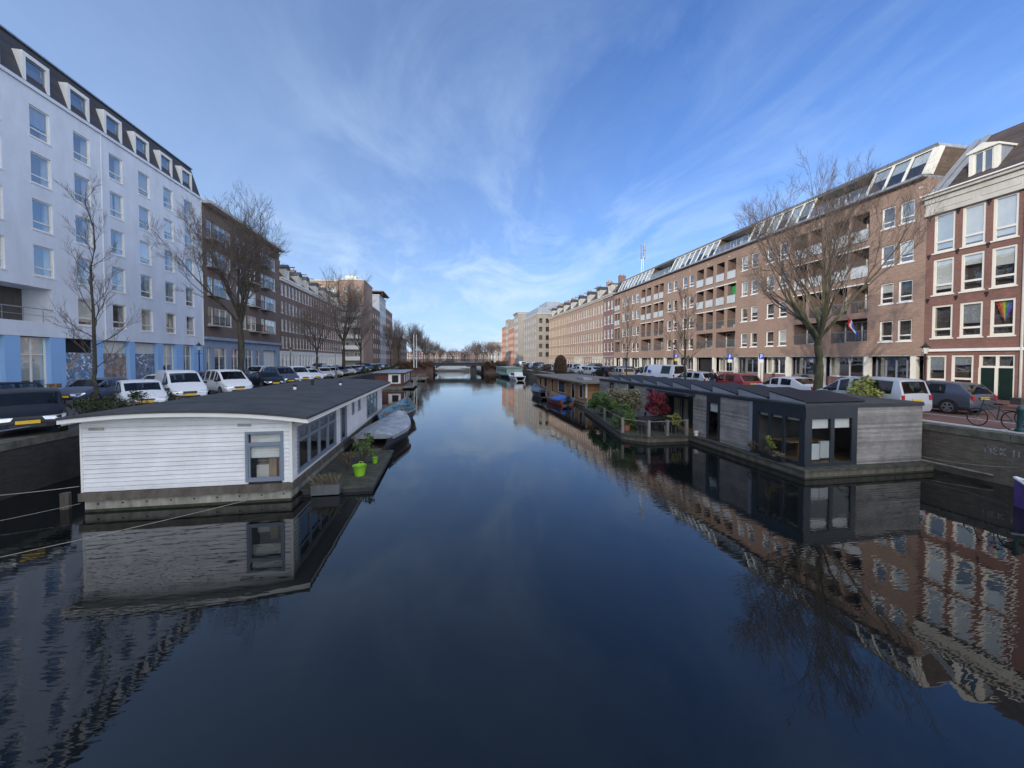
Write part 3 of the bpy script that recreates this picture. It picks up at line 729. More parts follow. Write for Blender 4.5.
    # ground floor: recessed dark window wall behind cream pillars
    pl = [22.24, 25.37, 29.09, 32.53, 35.92, 39.47, 43.13, 46.88, 50.45, 54.04, 57.71, 61.52, 65.01, 68.83, 71.5]
    F.box('ground_floor_wall', 0, W, 1.4, 14, ST, 4.58, M['dark'])
    F.box('soffit', 0, W, .02, 1.4, 4.5, 4.59, M['concrete'])
    F.box('dado_wall', 0, W, .75, 1.0, ST, 2.75, M['purple_brick'])
    for i, p in enumerate(pl):
        m = F.mb(); m.box(u(p)-.17, u(p)+.17, .05, .4, ST, 4.5); m.build('pillar', M['cream'], F.root)
        if i:
            a, b = u(p)+.17, u(pl[i-1])-.17
            if i in (7,):
                F.box('doorway', a+.3, b-.3, .7, .74, ST, 4.4, M['dark']); continue
            F.window(a, 2.76, b-a, 1.72, ['three', 'four', 'two'][i % 3], 'grey_frame' if i % 2 else 'white', None, .85, y=.75, bk=('curtain', 'curtain', 'greyblind', 'blind'))
    # rooftop telecom mast
    t = thing('antenna_mast', 'grey telecom antenna mast on the roof of the long tan brick block', 'antenna', (35.2, 64.5, 19.4))
    m = MB(); m.tube([(0, 0, 0), (0, 0, 5.6)], .07, 6)
    for a in range(3): m.tube([(.45*cos(a*2.1), .45*sin(a*2.1), 0), (.25*cos(a*2.1), .25*sin(a*2.1), 3.2)], .03, 4)
    m.build('pole', M['metal'], t)
    for z in (2.9, 4.3):
        m = MB()
        for a in range(3):
            c_, s_ = cos(a*2.1+.4), sin(a*2.1+.4); m.box(c_*.38-.1, c_*.38+.1, s_*.38-.1, s_*.38+.1, z, z+1.2); m.tube([(0, 0, z+.6), (c_*.38, s_*.38, z+.6)], .03, 4)
        m.build('antenna_panel', M['zinc'], t)
modern_block()

# ------------------------------------------------------------------ right red brick house (foreground)
def red_house():
    YF = 21.6; YN = 4.0; W = YF-YN
    F = Facade('brick_house', 'red brick canal house with white cornice, dormer and green double doors', 'house', (33, YF), R(-90))
    def u(y): return YF-y
    cols = [(21.2, 20.1), (19.75, 18.65), (18.33, 17.25)]
    c = 15.9
    while c > 6: cols += [(c, c-1.08)]; c -= 1.45
    rows = [(5.72, 2.2), (8.65, 2.4), (11.5, 2.6)]
    holes = []; wins = []
    for a, b in cols:
        for z, h in rows: holes.append((u(a), u(b), z, z+h)); wins.append((u(a), z, a-b, h))
    F.wall(W, 12, 4.98, 14.3, holes, M['red_brick'], depth=.6, top=False)
    gh = [(u(21.4), u(20.35), 2.3, 4.55), (u(20.1), u(19.0), 2.45, 4.55), (u(18.8), u(17.2), ST+.05, 4.58), (u(16.6), u(15.5), 2.3, 4.5), (u(14.6), u(13.5), 2.3, 4.5)]
    F.wall(W, 12, ST, 4.8, gh, M['red_brick'], depth=.6, top=False, name='ground_floor_wall', y=.003)
    F.box('string_course', -.0, W, -.16, .3, 4.803, 4.977, M['white'])
    for i, (x, z, w, h) in enumerate(wins): 
        o = F.window(x, z, w, h, 'low' if i % 3 else 'low', 'cream', 'cream', .55 if z < 8 else .95, y=.0, bk=('blind', 'blind', 'balcony_panel') if z > 8 else ('greyblind', 'curtain'))
    for i, (a, b, c, d) in enumerate(gh):
        if i == 2:
            F.window(a, 3.75, b-a, .83, 'two', 'cream', None, 0, y=.05)
            m = F.mb(); m.box(a, a+.09, .05, .16, c, 3.75); m.box(b-.09, b, .05, .16, c, 3.75); m.box((a+b)/2-.07, (a+b)/2+.07, .05, .16, c, 3.75); m.build('door_frame', M['cream'], F.root)
            for q0, q1 in ((a+.09, (a+b)/2-.07), ((a+b)/2+.07, b-.09)):
                m = F.mb(); m.box(q0, q1, .1, .16, c, 3.75); m.box(q0+.12, q1-.12, .085, .1, c+.15, c+.75); m.box(q0+.12, q1-.12, .085, .1, c+.95, 3.55)
                d_ = m.build('door', M['door_green'], F.root)
                m = F.mb(); m.lathe([(.03, 0), (.035, .05)], ((q0+.06), .07, c+.95), 6); m.build('handle', M['chrome'], d_)
        else:
            F.window(a, c, b-a, d-c, 'low', 'cream', 'cream', 1, y=.0, bk=('greyblind', 'greyblind'))
    # entablature
    m = F.mb(); m.box(-.02, W, -.14, .3, 14.303, 14.9); m.box(-.04, W, -.2, .3, 14.1, 14.3); m.box(-.06, W, -.4, .4, 15.24, 15.42); m.box(-.04, W, -.22, .4, 14.903, 15.237)
    for k in range(9): m.box(.7+k*2.1, 2.4+k*2.1, -.17, -.14, 14.42, 14.8)
    m.build('cornice', M['stone'], F.root)
    F.box('gutter', -.1, W, -.56, -.42, 15.423, 15.5, M['white'])
    m = F.mb(); m.prism([(-.1, 15.425), (3.9, 19.6), (8, 19.6), (12, 15.425)], 'x', 0.0, W); m.build('roof', M['tile_roof'], F.root)
    # zinc strip next to the taller neighbour
    m = F.mb()
    for k in range(2):
        m.prism([(-.15, 15.44), (3.85, 19.61), (3.85, 19.69), (-.15, 15.52)], 'x', .05+k*.5, .45+k*.5)
    m.build('roof_flashing', M['zinc'], F.root)
    # dormer
    x0, x1 = u(19.85), u(18.5)
    m = F.mb(); z = 15.5; yf = .55
    m.box(x0, x0+.2, yf, yf+.25, z, z+2.0); m.box(x1-.2, x1, yf, yf+.25, z, z+2.0); m.box(x0+.2, x1-.2, yf, yf+.2, z, z+.15); m.box(x0+.2, x1-.2, yf+.4, yf+.45, z+.15, z+2, 1)
    m.box(x0+.02, x0+.08, yf+.25, 2.6, z+.6, z+2.0, 2); m.box(x1-.08, x1-.02, yf+.25, 2.6, z+.6, z+2.0, 2)
    m.box(x0-.08, x1+.08, yf-.12, 2.8, z+2.0, z+2.12); m.prism([(x0-.06, z+2.12), (x1+.06, z+2.12), ((x0+x1)/2, z+2.45)], 'y', yf-.08, 2.9)
    d = m.build('dormer', [M['cream'], M['dark'], M['zinc']], F.root)
    fr, pn = window_meshes(x1-x0-.4, 1.83, 'two', 'cream'); link('window', fr, d, (x0+.2, yf, z+.16-ST)); link('pane', pn, d, (x0+.2, yf, z+.16-ST))
    # wall anchors
    m = F.mb()
    for z in (7.95+.35, 11.05+.25, 13.9):
        for y in (21.45, 19.95, 18.5, 16.9): m.box(u(y)-.09, u(y)+.09, -.04, -.004, z, z+.16); m.box(u(y)-.04, u(y)+.04, -.04, -.004, z-.14, z)
    m.build('wall_anchor', M['black_metal'], F.root)
    m = F.mb(); m.tube([(u(16.9), -.12, ST), (u(16.9), -.12, 15.2)], .06, 8); m.build('drainpipe', M['stone'], F.root)
    # rainbow pennant behind the glass
    cols6 = [(0.5, .03, .03), (.6, .2, .02), (.6, .5, .03), (.03, .3, .08), (.03, .12, .5), (.2, .05, .4)]
    for k in range(6):
        mt = plain('rainbow_%d' % k, cols6[k], .8, .05)
    xa, xb = u(18.25), u(17.35); m = F.mb(); mats = [bpy.data.materials['rainbow_%d' % k] for k in range(6)]
    for k in range(6):
        a = xa+(xb-xa)*k/6; b = xa+(xb-xa)*(k+1)/6; mid = (xa+xb)/2
        m.face([(mid, .24, 6.55), (b, .24, 7.8), (a, .24, 7.8)], k)
    m.build('rainbow_pennant', mats, F.root)
red_house()

# ------------------------------------------------------------------ far buildings (boxes with real openings)
def block(label, X0, Y0, W, D, z1, rz, mat, rows, cols, ww, wh, fm='white', zfirst=None, cname='building', top=None, balc=False, sides=True, group=None, style='two', pitchz=3.0, x1side=True):
    F = Facade('apartment_building', label, cname, (X0, Y0), rz, group)
    p = W/cols; z0 = zfirst or 5.6
    holes = [(p*(c+.5)-ww/2, p*(c+.5)+ww/2, z0+r_*pitchz, z0+r_*pitchz+wh) for c in range(cols) for r_ in range(rows)]
    F.wall(W, D, ST, z1, holes, mat, depth=.5)
    for a, b, c, d in holes: F.window(a, c, b-a, d-c, style, fm, None, .4, y=.03)
    m = F.mb(); m.box(-.15, W+.15, -.15, D+.15, z1+.005, z1+.35); m.build('roof', M['stone'], F.root)
    if balc:
        for r_ in range(rows):
            m = F.mb(); m.box(.2, W-.2, -1.0, -.01, z0+r_*pitchz-.3, z0+r_*pitchz-.15); m.box(.2, W-.2, -1.0, -.93, z0+r_*pitchz-.15, z0+r_*pitchz+.75)
            m.build('balcony', M['white'], F.root)
    return F
# left: projecting white balcony house and brown tower
f = block('building with white balcony fronts facing down the quay below the brown tower', -32.5, 106.3, 11.4, 1.2, 18.2, 0, M['grey_brick'], 5, 4, 1.6, 1.7, balc=True, zfirst=4.2, pitchz=2.85)
f = block('tall brown brick tower standing above the white balcony building', -27.2, 107.6, 6.2, 12, 25.0, 0, M['tan_brick'], 7, 2, .9, 1.1, zfirst=5.0, pitchz=2.8)
m = f.mb(); m.box(1.2, 3.8, 2, 5, 25.36, 26.6); m.build('roof_hut', M['cream'], f.root)
f = block('cream balcony flats behind the brick terrace beside the brown tower', -40, 108, 12.5, 11, 24.6, 0, M['ochre_brick'], 7, 4, 1.7, 1.6, zfirst=4.6, pitchz=2.85, balc=True)
f = block('dark grey brick block between the brown tower and the glazed flats', -21.0, 120, 13, 12, 19.5, R(90), M['brown_brick'], 5, 4, 1.4, 1.5, zfirst=4.5)
f = block('tall flats with grey glazed front and overhanging roof past brown tower', -21.2, 133.2, 14, 12, 25.2, R(90), M['zinc'], 7, 5, 1.9, 1.7, zfirst=4.4, fm='white')
m = f.mb(); m.box(-1.2, 13, -1.5, 8, 26.3, 26.6); m.box(0, .2, -1, -.8, 25.3, 26.3); m.box(11, 11.2, -1, -.8, 25.3, 26.3); m.build('roof_canopy', M['brown_brick'], f.root)
f = block('reddish brick flats at far end of the left bank row', -21.3, 147.5, 18, 12, 22.5, R(90), M['purple_brick'], 6, 6, 1.5, 1.5, zfirst=4.4, fm='white')
f = block('low dark brick house behind the bare trees on the left bank', -18.5, 170, 26, 12, 13.5, R(90), M['brown_brick'], 3, 9, 1.3, 1.6, zfirst=4.2)
# right: grey tower and orange brick
f = block('grey concrete office tower with glass penthouse beyond the ochre houses', 29.7, 122.2, 9, 22, 18.9, 0, M['grey_brick'], 5, 4, 1.1, 1.5, zfirst=5.0, pitchz=2.75, fm='dark_frame', style='plain')
m = f.mb(); m.box(.4, 9, .8, 20, 19.3, 21.2); m.build('penthouse', M['zinc'], f.root)
m = f.mb(); m.box(3.5, 8.2, 1.5, 12, 21.2, 23.2); m.build('roof_box', M['zinc'], f.root)
# canal side windows of that tower
F = Facade('apartment_building', 'canal front wing of the grey tower with pale framed windows', 'building', (29.6, 144.1), R(-90))
hs = [(1.2+3.6*c, 2.6+3.6*c, 5.0+2.75*r_, 6.6+2.75*r_) for c in range(6) for r_ in range(5)]
F.wall(21.7, .08, ST, 18.85, hs, M['grey_brick'], depth=.07, top=True)
for a, b, c, d in hs: F.window(a, c, b-a, d-c, 'two', 'stone', None, 0, y=-.07)
f = block('grey framed block beside the orange brick front', 29.5, 163.5, 8.5, 10, 22.6, R(-90), M['grey_brick'], 6, 3, 1.4, 1.7, zfirst=4.6)
m = f.mb(); m.box(-.2, 8.7, -.6, 10, 22.96, 23.4); m.build('roof_frame', M['grey_brick'], f.root)
f = block('orange brick apartment building in sunshine beyond the grey tower', 29.3, 177.5, 13.5, 10, 17.6, R(-90), M['orange_brick'], 4, 6, 1.1, 1.7, zfirst=5)
m = f.mb(); m.box(0, 13.5, .8, 10, 17.96, 22.0); m.build('set_back_floor', M['grey_brick'], f.root)
f = block('grey pillar-like end block beyond the orange brick building', 29.3, 186, 8.3, 10, 22.6, R(-90), M['grey_brick'], 6, 2, 1.4, 1.7, zfirst=4.6)
f = block('narrow red brick building at far end of the right bank row', 29.3, 198, 11.8, 10, 20.0, R(-90), M['orange_brick'], 5, 4, 1.1, 1.7, zfirst=5)
for i in range(4):
    block(['pale distant house left of three behind the bridge trees', 'pinkish distant house with tall windows behind the bridge trees', 'sandy distant house behind the bridge trees', 'whitish distant house next to the far red building'][i], 33+12.5*i, 285+i, 12.2, 12, 16.5+(i % 2)*1.4, 0, M[['grey_brick', 'pink_brick', 'ochre_brick', 'pale_render'][i]], 4, 5, 1.2, 1.9, zfirst=4.8)
for i in range(9):
    x = -75+i*19
    block('small dim distant building closing the canal view, %s from the left' % ordn[i], x, 470+8*(i % 3), 18.6, 14, 11.0+(i*7 % 5)*.8, 0, M[['terrace_brick', 'brown_brick', 'purple_brick'][i % 3]], 3, 7, 1.3, 1.9, zfirst=4.6, group='distant buildings closing the view')

# ------------------------------------------------------------------ trees (bare winter crowns)
def tree_mesh(seed, H, r0, spread, clear, levels=5, nlimb=6, kids_=4, twigmul=1.0, upright=0.35, lean=(0, 0), n1=None, minr=0.006, elr=(.5, 1.25), lf=.45):
    rng = random.Random(seed)
    T = MB(); C = MB(); T.smooth = 50
    leader = kids_ < 0; kids_ = abs(kids_)
    # trunk
    pts = []; rs = []; n = 7
    for k in range(n+1):
        t = k/n; z = clear*t
        pts.append((lean[0]*t+rng.uniform(-.03, .03)*k**.5, lean[1]*t+rng.uniform(-.03, .03)*k**.5, z)); rs.append(r0*(1.0-.28*t)+(.35*r0 if k == 0 else .08*r0 if k == 1 else 0))
    T.tube(pts, rs, 10)
    def branch(p, d, L, r, lev):
        segs = 4 if lev <= 2 else 3
        P = [p]; D = d.copy(); q = p.copy(); rr = [r]
        ps = []
        for s_ in range(segs):
            D = (D+Vector((rng.gauss(0, 1), rng.gauss(0, 1), rng.gauss(0, .7)))*(.10+.03*lev)+Vector((0, 0, upright*.22))).normalized()
            q = q+D*(L/segs); P.append(q.copy()); rr.append(max(minr*.6, r*(1-(s_+1)/segs*.55))); ps.append((q.copy(), D.copy(), rr[-1]))
        if lev >= levels: rr[-1] = minr*.4
        (T if lev <= 1 else C).tube(P, rr, 7 if lev <= 1 else (4 if lev <= 3 else 3), caps=False)
        if lev < levels:
            nk = kids_ if lev < levels-1 else kids_+1
            for k in range(nk):
                t = .3+.7*(k+rng.random()*.8)/nk
                i = min(segs-1, int(t*segs)); a, b = P[i], P[i+1]; f_ = t*segs-i; f_ = min(1, max(0, f_))
                o = a.lerp(b, f_)
                ax = Vector((rng.gauss(0, 1), rng.gauss(0, 1), rng.gauss(0, 1))).cross(ps[i][1]).normalized()
                ang = rng.uniform(.45, .85)*spread
                nd = (ps[i][1]*cos(ang)+ax*sin(ang)).normalized()
                branch(o, nd, L*rng.uniform(.5, .68)*twigmul, max(minr, rr[i]*.58), lev+1)
            branch(P[-1], ps[-1][1], L*.62, max(minr, rr[-1]*.95), lev+1)
    top = Vector(pts[-1]); RL = (H-clear)
    if leader:
        LP = []; LR = []; k_ = 9
        for k in range(k_+1):
            t = k/k_; LP.append((top.x+.14*sin(k*1.3)*t, top.y+.14*cos(k*1.9)*t, clear+RL*.97*t)); LR.append(r0*.72*(1-t)**.8+minr*.8)
        T.tube(LP, LR, 7)
        for k in range(nlimb):
            t = (k+.3)/nlimb*.93; i = int(t*k_); p = Vector(LP[i]).lerp(Vector(LP[i+1]), t*k_-i)
            a = k*2.4+rng.uniform(-.4, .4); el = rng.uniform(.45, .85)+.3*t
            branch(p, Vector((cos(a)*cos(el), sin(a)*cos(el), sin(el))), RL*(lf-lf*.6*t)*rng.uniform(.8, 1.15), max(minr*1.5, r0*.30*(1-t*.75)), 2)
        return T, C
    for k in range(nlimb):
        a = 2*pi*k/nlimb+rng.uniform(-.35, .35); el = rng.uniform(elr[0], elr[1]) if k else 1.45
        z = clear*(rng.uniform(.86, 1.0))
        t = z/clear; p = Vector((lean[0]*t, lean[1]*t, z))
        d = Vector((cos(a)*cos(el), sin(a)*cos(el), sin(el)))
        branch(p, d, RL*rng.uniform(lf-.05, lf+.05)*(1.0 if el > .8 else .9), r0*rng.uniform(.36, .5), 1)
    return T, C
def tree(name, label, loc, rz, seed, H, r0, spread, clear, bark='bark', twig='twig', group=None, **kw):
    T, C = tree_mesh(seed, H, r0, spread, clear, **kw)
    t = thing(name, label, 'tree', loc, rz, group)
    T.build('trunk', M[bark], t); C.build('crown', M[twig], t)
    return t
def copytree(src, label, loc, rz, sc, group=None):
    o = src.copy(); COL.objects.link(o)
    for ch in kids(src): c = ch.copy(); COL.objects.link(c); c.parent = o
    o.location = loc; o.rotation_euler = (0, 0, rz); o.scale = (sc[0], sc[0], sc[1]); o['label'] = label
    if group: o['group'] = group
    elif 'group' in o.keys(): del o['group']
    return o
tA = tree('bare_tree', 'large bare round-crowned tree with dark trunk beside the white vans on left quay', (-15.0, 31.5, ST), 0, 12, 15.2, .30, .82, 5.4, levels=6, nlimb=10, kids_=3, minr=.0065, elr=(.78, 1.4), upright=.42, lf=.42)
tB = tree('bare_tree', 'large bare spreading tree with mossy trunk behind the grey houseboat', (20.3, 18.0, ST), 2.2, 29, 15.2, .30, .70, 3.9, bark='bark_green', levels=6, nlimb=10, kids_=3, minr=.006, elr=(.62, 1.38), upright=.38, lf=.41)
tC = tree('young_tree', 'slim young bare tree rising from the hedge on the left quay', (-15.0, 19.6, ST), 0, 5, 10.3, .10, .7, 2.0, levels=5, nlimb=22, kids_=-3, upright=.5, minr=.004, lf=.155)
tD = tree('young_tree', 'small bare tree beside the long white van on the right quay', (21.0, 31.0, ST), 0, 8, 8.6, .12, .6, 2.2, levels=5, nlimb=20, kids_=-3, upright=.6, bark='bark_green', minr=.008, lf=.26)
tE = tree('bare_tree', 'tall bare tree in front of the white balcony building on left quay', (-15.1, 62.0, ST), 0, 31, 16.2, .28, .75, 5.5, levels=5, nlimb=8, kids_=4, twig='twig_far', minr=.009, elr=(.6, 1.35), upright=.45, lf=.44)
tB.scale = (.78, .78, .98); tB.rotation_euler[2] = 2.9; tA.scale = (.92, .92, 1.06); tA.location = (-16.2, 34.4, ST)
G = 'bare trees along the left quay'
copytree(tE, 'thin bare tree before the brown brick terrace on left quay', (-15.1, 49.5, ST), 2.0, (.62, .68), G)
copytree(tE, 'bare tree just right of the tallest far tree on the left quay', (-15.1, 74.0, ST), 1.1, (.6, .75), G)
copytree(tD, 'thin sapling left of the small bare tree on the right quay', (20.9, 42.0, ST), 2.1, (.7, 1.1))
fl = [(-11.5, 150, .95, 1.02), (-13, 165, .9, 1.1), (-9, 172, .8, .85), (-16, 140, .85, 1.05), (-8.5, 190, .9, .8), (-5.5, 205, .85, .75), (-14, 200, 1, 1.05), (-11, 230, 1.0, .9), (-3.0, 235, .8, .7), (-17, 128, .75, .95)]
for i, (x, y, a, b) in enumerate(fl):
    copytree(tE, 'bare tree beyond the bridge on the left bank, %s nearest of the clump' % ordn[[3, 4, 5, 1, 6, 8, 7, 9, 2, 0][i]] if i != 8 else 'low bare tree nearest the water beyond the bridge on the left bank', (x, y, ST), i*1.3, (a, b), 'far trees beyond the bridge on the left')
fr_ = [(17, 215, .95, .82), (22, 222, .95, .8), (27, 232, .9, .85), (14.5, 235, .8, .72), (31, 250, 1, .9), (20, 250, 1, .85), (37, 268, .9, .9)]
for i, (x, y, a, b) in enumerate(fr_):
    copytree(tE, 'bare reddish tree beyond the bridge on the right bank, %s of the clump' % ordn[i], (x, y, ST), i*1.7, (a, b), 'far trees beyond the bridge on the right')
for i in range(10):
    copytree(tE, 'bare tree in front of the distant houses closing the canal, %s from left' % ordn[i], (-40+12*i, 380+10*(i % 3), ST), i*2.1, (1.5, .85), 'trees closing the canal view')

# bushes on the left quay hedge
bush('quay_hedge', 'scruffy evergreen hedge around the young tree on left quay', 'hedge', (-14.7, 18.7, ST), [((0, i*.75, .45+.12*(i % 2)), (.6, .65, .55)) for i in range(7)], 3800, .06, 'leaf_dark', seed=4)
bush('low_shrub', 'thin pale-flowered shrub in front of the white hatchback on left quay', 'shrub', (-14.3, 21.2, ST), [((0, i*.6, .42), (.45, .5, .42)) for i in range(5)], 900, .05, 'leaf_dry', seed=5)
bush('quay_bush', 'leafy yellow-green bush on the right quay beside the silver van', 'bush', (19.3, 14.9, ST), [((-.1, 0, .95), (.65, .7, .6)), ((.35, .35, 1.35), (.5, .5, .5)), ((-.45, -.5, .9), (.45, .5, .5))], 1500, .075, 'leaf_yellow', seed=6)
# moss and weeds along the right coping
rng = random.Random(9); m = MB()
for k in range(700):
    y = rng.uniform(2, 40); leaf_blob(m, (18.8+rng.uniform(-.03, .25), y, ST+.0), (.07, .10, .05), 3, .03, rng)
tag(m.build('moss_and_weeds', M['leaf_dry']), 'moss and weeds growing on the right quay edge', 'weeds', kind='stuff')

# ------------------------------------------------------------------ cars
SPEC = {  # x forward, z over the road: (x, ztop, halfwidth factor, segment kind to the next station)
 'hatch': dict(L=4.1, W=.87, belt=.90, st=[(-2.05, .62, .86, 'tail'), (-2.0, .93, .94, 'rearglass'), (-1.62, 1.36, .97, 'roof'), (-1.2, 1.45, 1, 'win'), (-.15, 1.48, 1, 'pil'), (-.05, 1.48, 1, 'win'), (.55, 1.38, 1, 'ws'), (1.2, .97, 1, 'hood'), (1.75, .84, .95, 'hood'), (2.02, .66, .82, 'hood'), (2.07, .5, .74, 'hood')]),
 'sedan': dict(L=4.5, W=.88, belt=.89, st=[(-2.25, .62, .84, 'tail'), (-2.2, .95, .92, 'hood'), (-1.65, 1.0, .97, 'rearglass'), (-1.0, 1.36, 1, 'win'), (-.2, 1.42, 1, 'pil'), (-.1, 1.42, 1, 'win'), (.5, 1.35, 1, 'ws'), (1.2, .95, 1, 'hood'), (1.9, .82, .95, 'hood'), (2.2, .64, .82, 'hood'), (2.25, .5, .74, 'hood')]),
 'estate': dict(L=4.5, W=.88, belt=.91, st=[(-2.25, .62, .9, 'tail'), (-2.2, .95, .96, 'rearglass'), (-1.9, 1.38, .98, 'roof'), (-1.75, 1.42, 1, 'win'), (-.9, 1.46, 1, 'pil'), (-.8, 1.46, 1, 'win'), (0, 1.46, 1, 'pil'), (.1, 1.45, 1, 'win'), (.55, 1.38, 1, 'ws'), (1.25, .96, 1, 'hood'), (1.9, .84, .95, 'hood'), (2.2, .64, .82, 'hood'), (2.26, .5, .74, 'hood')]),
 'mpv': dict(L=4.4, W=.91, belt=1.0, st=[(-2.2, .62, .93, 'tail'), (-2.17, 1.05, .98, 'rearglass'), (-2.0, 1.68, .99, 'roof'), (-1.85, 1.75, 1, 'win'), (-.9, 1.8, 1, 'pil'), (-.8, 1.8, 1, 'win'), (0, 1.8, 1, 'pil'), (.1, 1.79, 1, 'win'), (.6, 1.7, 1, 'ws'), (1.45, 1.1, 1, 'hood'), (1.95, .92, .95, 'hood'), (2.17, .7, .84, 'hood'), (2.22, .5, .78, 'hood')]),
 'van': dict(L=4.6, W=.92, belt=1.05, st=[(-2.3, .62, .96, 'tail'), (-2.28, 1.1, .99, 'rearglass'), (-2.2, 1.78, 1, 'roof'), (-2.0, 1.85, 1, 'roof'), (0, 1.87, 1, 'pil'), (.1, 1.87, 1, 'win'), (.75, 1.74, 1, 'ws'), (1.5, 1.14, 1, 'hood'), (2.0, .95, .96, 'hood'), (2.25, .72, .86, 'hood'), (2.3, .5, .8, 'hood')]),
 'bigvan': dict(L=6.4, W=1.0, belt=1.15, st=[(-3.2, .6, .97, 'tail'), (-3.18, 1.2, .99, 'rearglass'), (-3.1, 2.12, 1, 'roof'), (-2.8, 2.18, 1, 'win'), (-1.2, 2.2, 1, 'roof'), (.9, 2.2, 1, 'pil'), (1.0, 2.18, 1, 'win'), (1.6, 2.02, 1, 'ws'), (2.45, 1.25, 1, 'hood'), (2.95, 1.02, .95, 'hood'), (3.18, .75, .85, 'hood'), (3.22, .5, .8, 'hood')]),
}
def car_parts(kind):
    sp = SPEC[kind]; W = sp['W']; st = sp['st']; bz = sp['belt']; B = MB(); Gm = {}; B.smooth = 38
    def ring(x, zt, wf):
        w = W*wf; cab = zt > bz+.12; zb = min(bz, zt-.03)
        lo = .24 if zt > .7 else .3
        wr = w*(1-.28*(zt-bz)) if cab else w*.9
        return [(w*.86, lo), (w*.985, lo+.12), (w, min(.62, zb-.06)), (w*.965, zb), (wr if cab else w*.90, zt-.05 if cab else zt-.012), (wr*.93 if cab else w*.8, zt-.005), (wr*.45, zt+.015), (-wr*.45, zt+.015), (-wr*.93 if cab else -w*.8, zt-.005), (-wr if cab else -w*.90, zt-.05 if cab else zt-.012), (-w*.965, zb), (-w, min(.62, zb-.06)), (-w*.985, lo+.12), (-w*.86, lo)]
    rings = [[(x, y, z) for (y, z) in ring(x, zt, wf)] for x, zt, wf, _ in st]
    n = 14
    for i in range(len(st)-1):
        k = st[i][3]; a, b = rings[i], rings[i+1]
        for j in range(n):
            j2 = (j+1) % n; q = [a[j], b[j], b[j2], a[j2]]
            side = j in (3, 9); top = j in (5, 6, 7); edge = j in (4, 8)
            gl = (k == 'win' and side) or (k in ('ws', 'rearglass') and top) or (k == 'ws' and side)
            if gl:   # glass inset in its rubber and pillar frame
                if top:
                    ca = (Vector(a[6])+Vector(b[6]))/2; g = .88
                    ins = [Vector((ca.x+(p[0]-ca.x)*g, p[1]*.94, p[2]+(ca.z+(zc-ca.z)*g-zc))) for p, zc in zip(q, (a[6][2], b[6][2], b[6][2], a[6][2]))]
                    key = 'windscreen' if k == 'ws' else 'rear_window'
                    edges = [0, 2] if j == 6 else [0, 1, 2, 3]
                    B.face([q[0], q[1], ins[1], ins[0]]) if j == 5 else None
                    B.face([q[2], q[3], ins[3], ins[2]]) if j == 7 else None
                    B.face([q[1], q[2], ins[2], ins[1]]); B.face([q[3], q[0], ins[0], ins[3]])
                else:
                    c = sum((Vector(p) for p in q), Vector())/4; ins = [c+(Vector(p)-c)*.86 for p in q]
                    key = 'side_window_%d_%d' % (i, j)
                    for e in range(4): B.face([q[e], q[(e+1) % 4], ins[(e+1) % 4], ins[e]])
                Gm.setdefault(key, MB()).face(ins)
            else: B.face(q)
    B.face([rings[0][j] for j in range(n)]); B.face([rings[-1][j] for j in reversed(range(n))])
    # merge the body so that it shades smoothly
    d = {}; nv = []; mp = []
    for v in B.v:
        k = (round(v[0], 4), round(v[1], 4), round(v[2], 4))
        if k not in d: d[k] = len(nv); nv.append(v)
        mp.append(d[k])
    B.v = nv; B.f = [tuple(mp[i] for i in f) for f in B.f]
    # dark sill, bumper and interior
    D = MB(); L = sp['L']
    D.box(-L/2+.25, L/2-.3, -W*.8, W*.8, .2, .3)
    D.box(-L/2+.5, L/2-1.2, -W*.7, W*.7, .75, .95)
    for y in (-.35, .35): D.box(-.1, .1, y-.22, y+.22, .95, 1.28)
    for y in (-1, 1):
        for wx in (-L/2+.78, L/2-.82):
            D.prism([(wx+.37*cos(t*pi/8), .33+.37*sin(t*pi/8)) for t in range(9)]+[(wx-.37, .2), (wx+.37, .2)], 'y', y*(W+.004), y*(W-.2))
    fx = st[-1][0]
    D.box(fx-.08, fx+.012, -W*.5, W*.5, .32, .46); D.box(fx-.1, fx+.01, -W*.42, W*.42, .5, .56) if False else None
    return B, Gm, D, st, W, L
_cm = {}
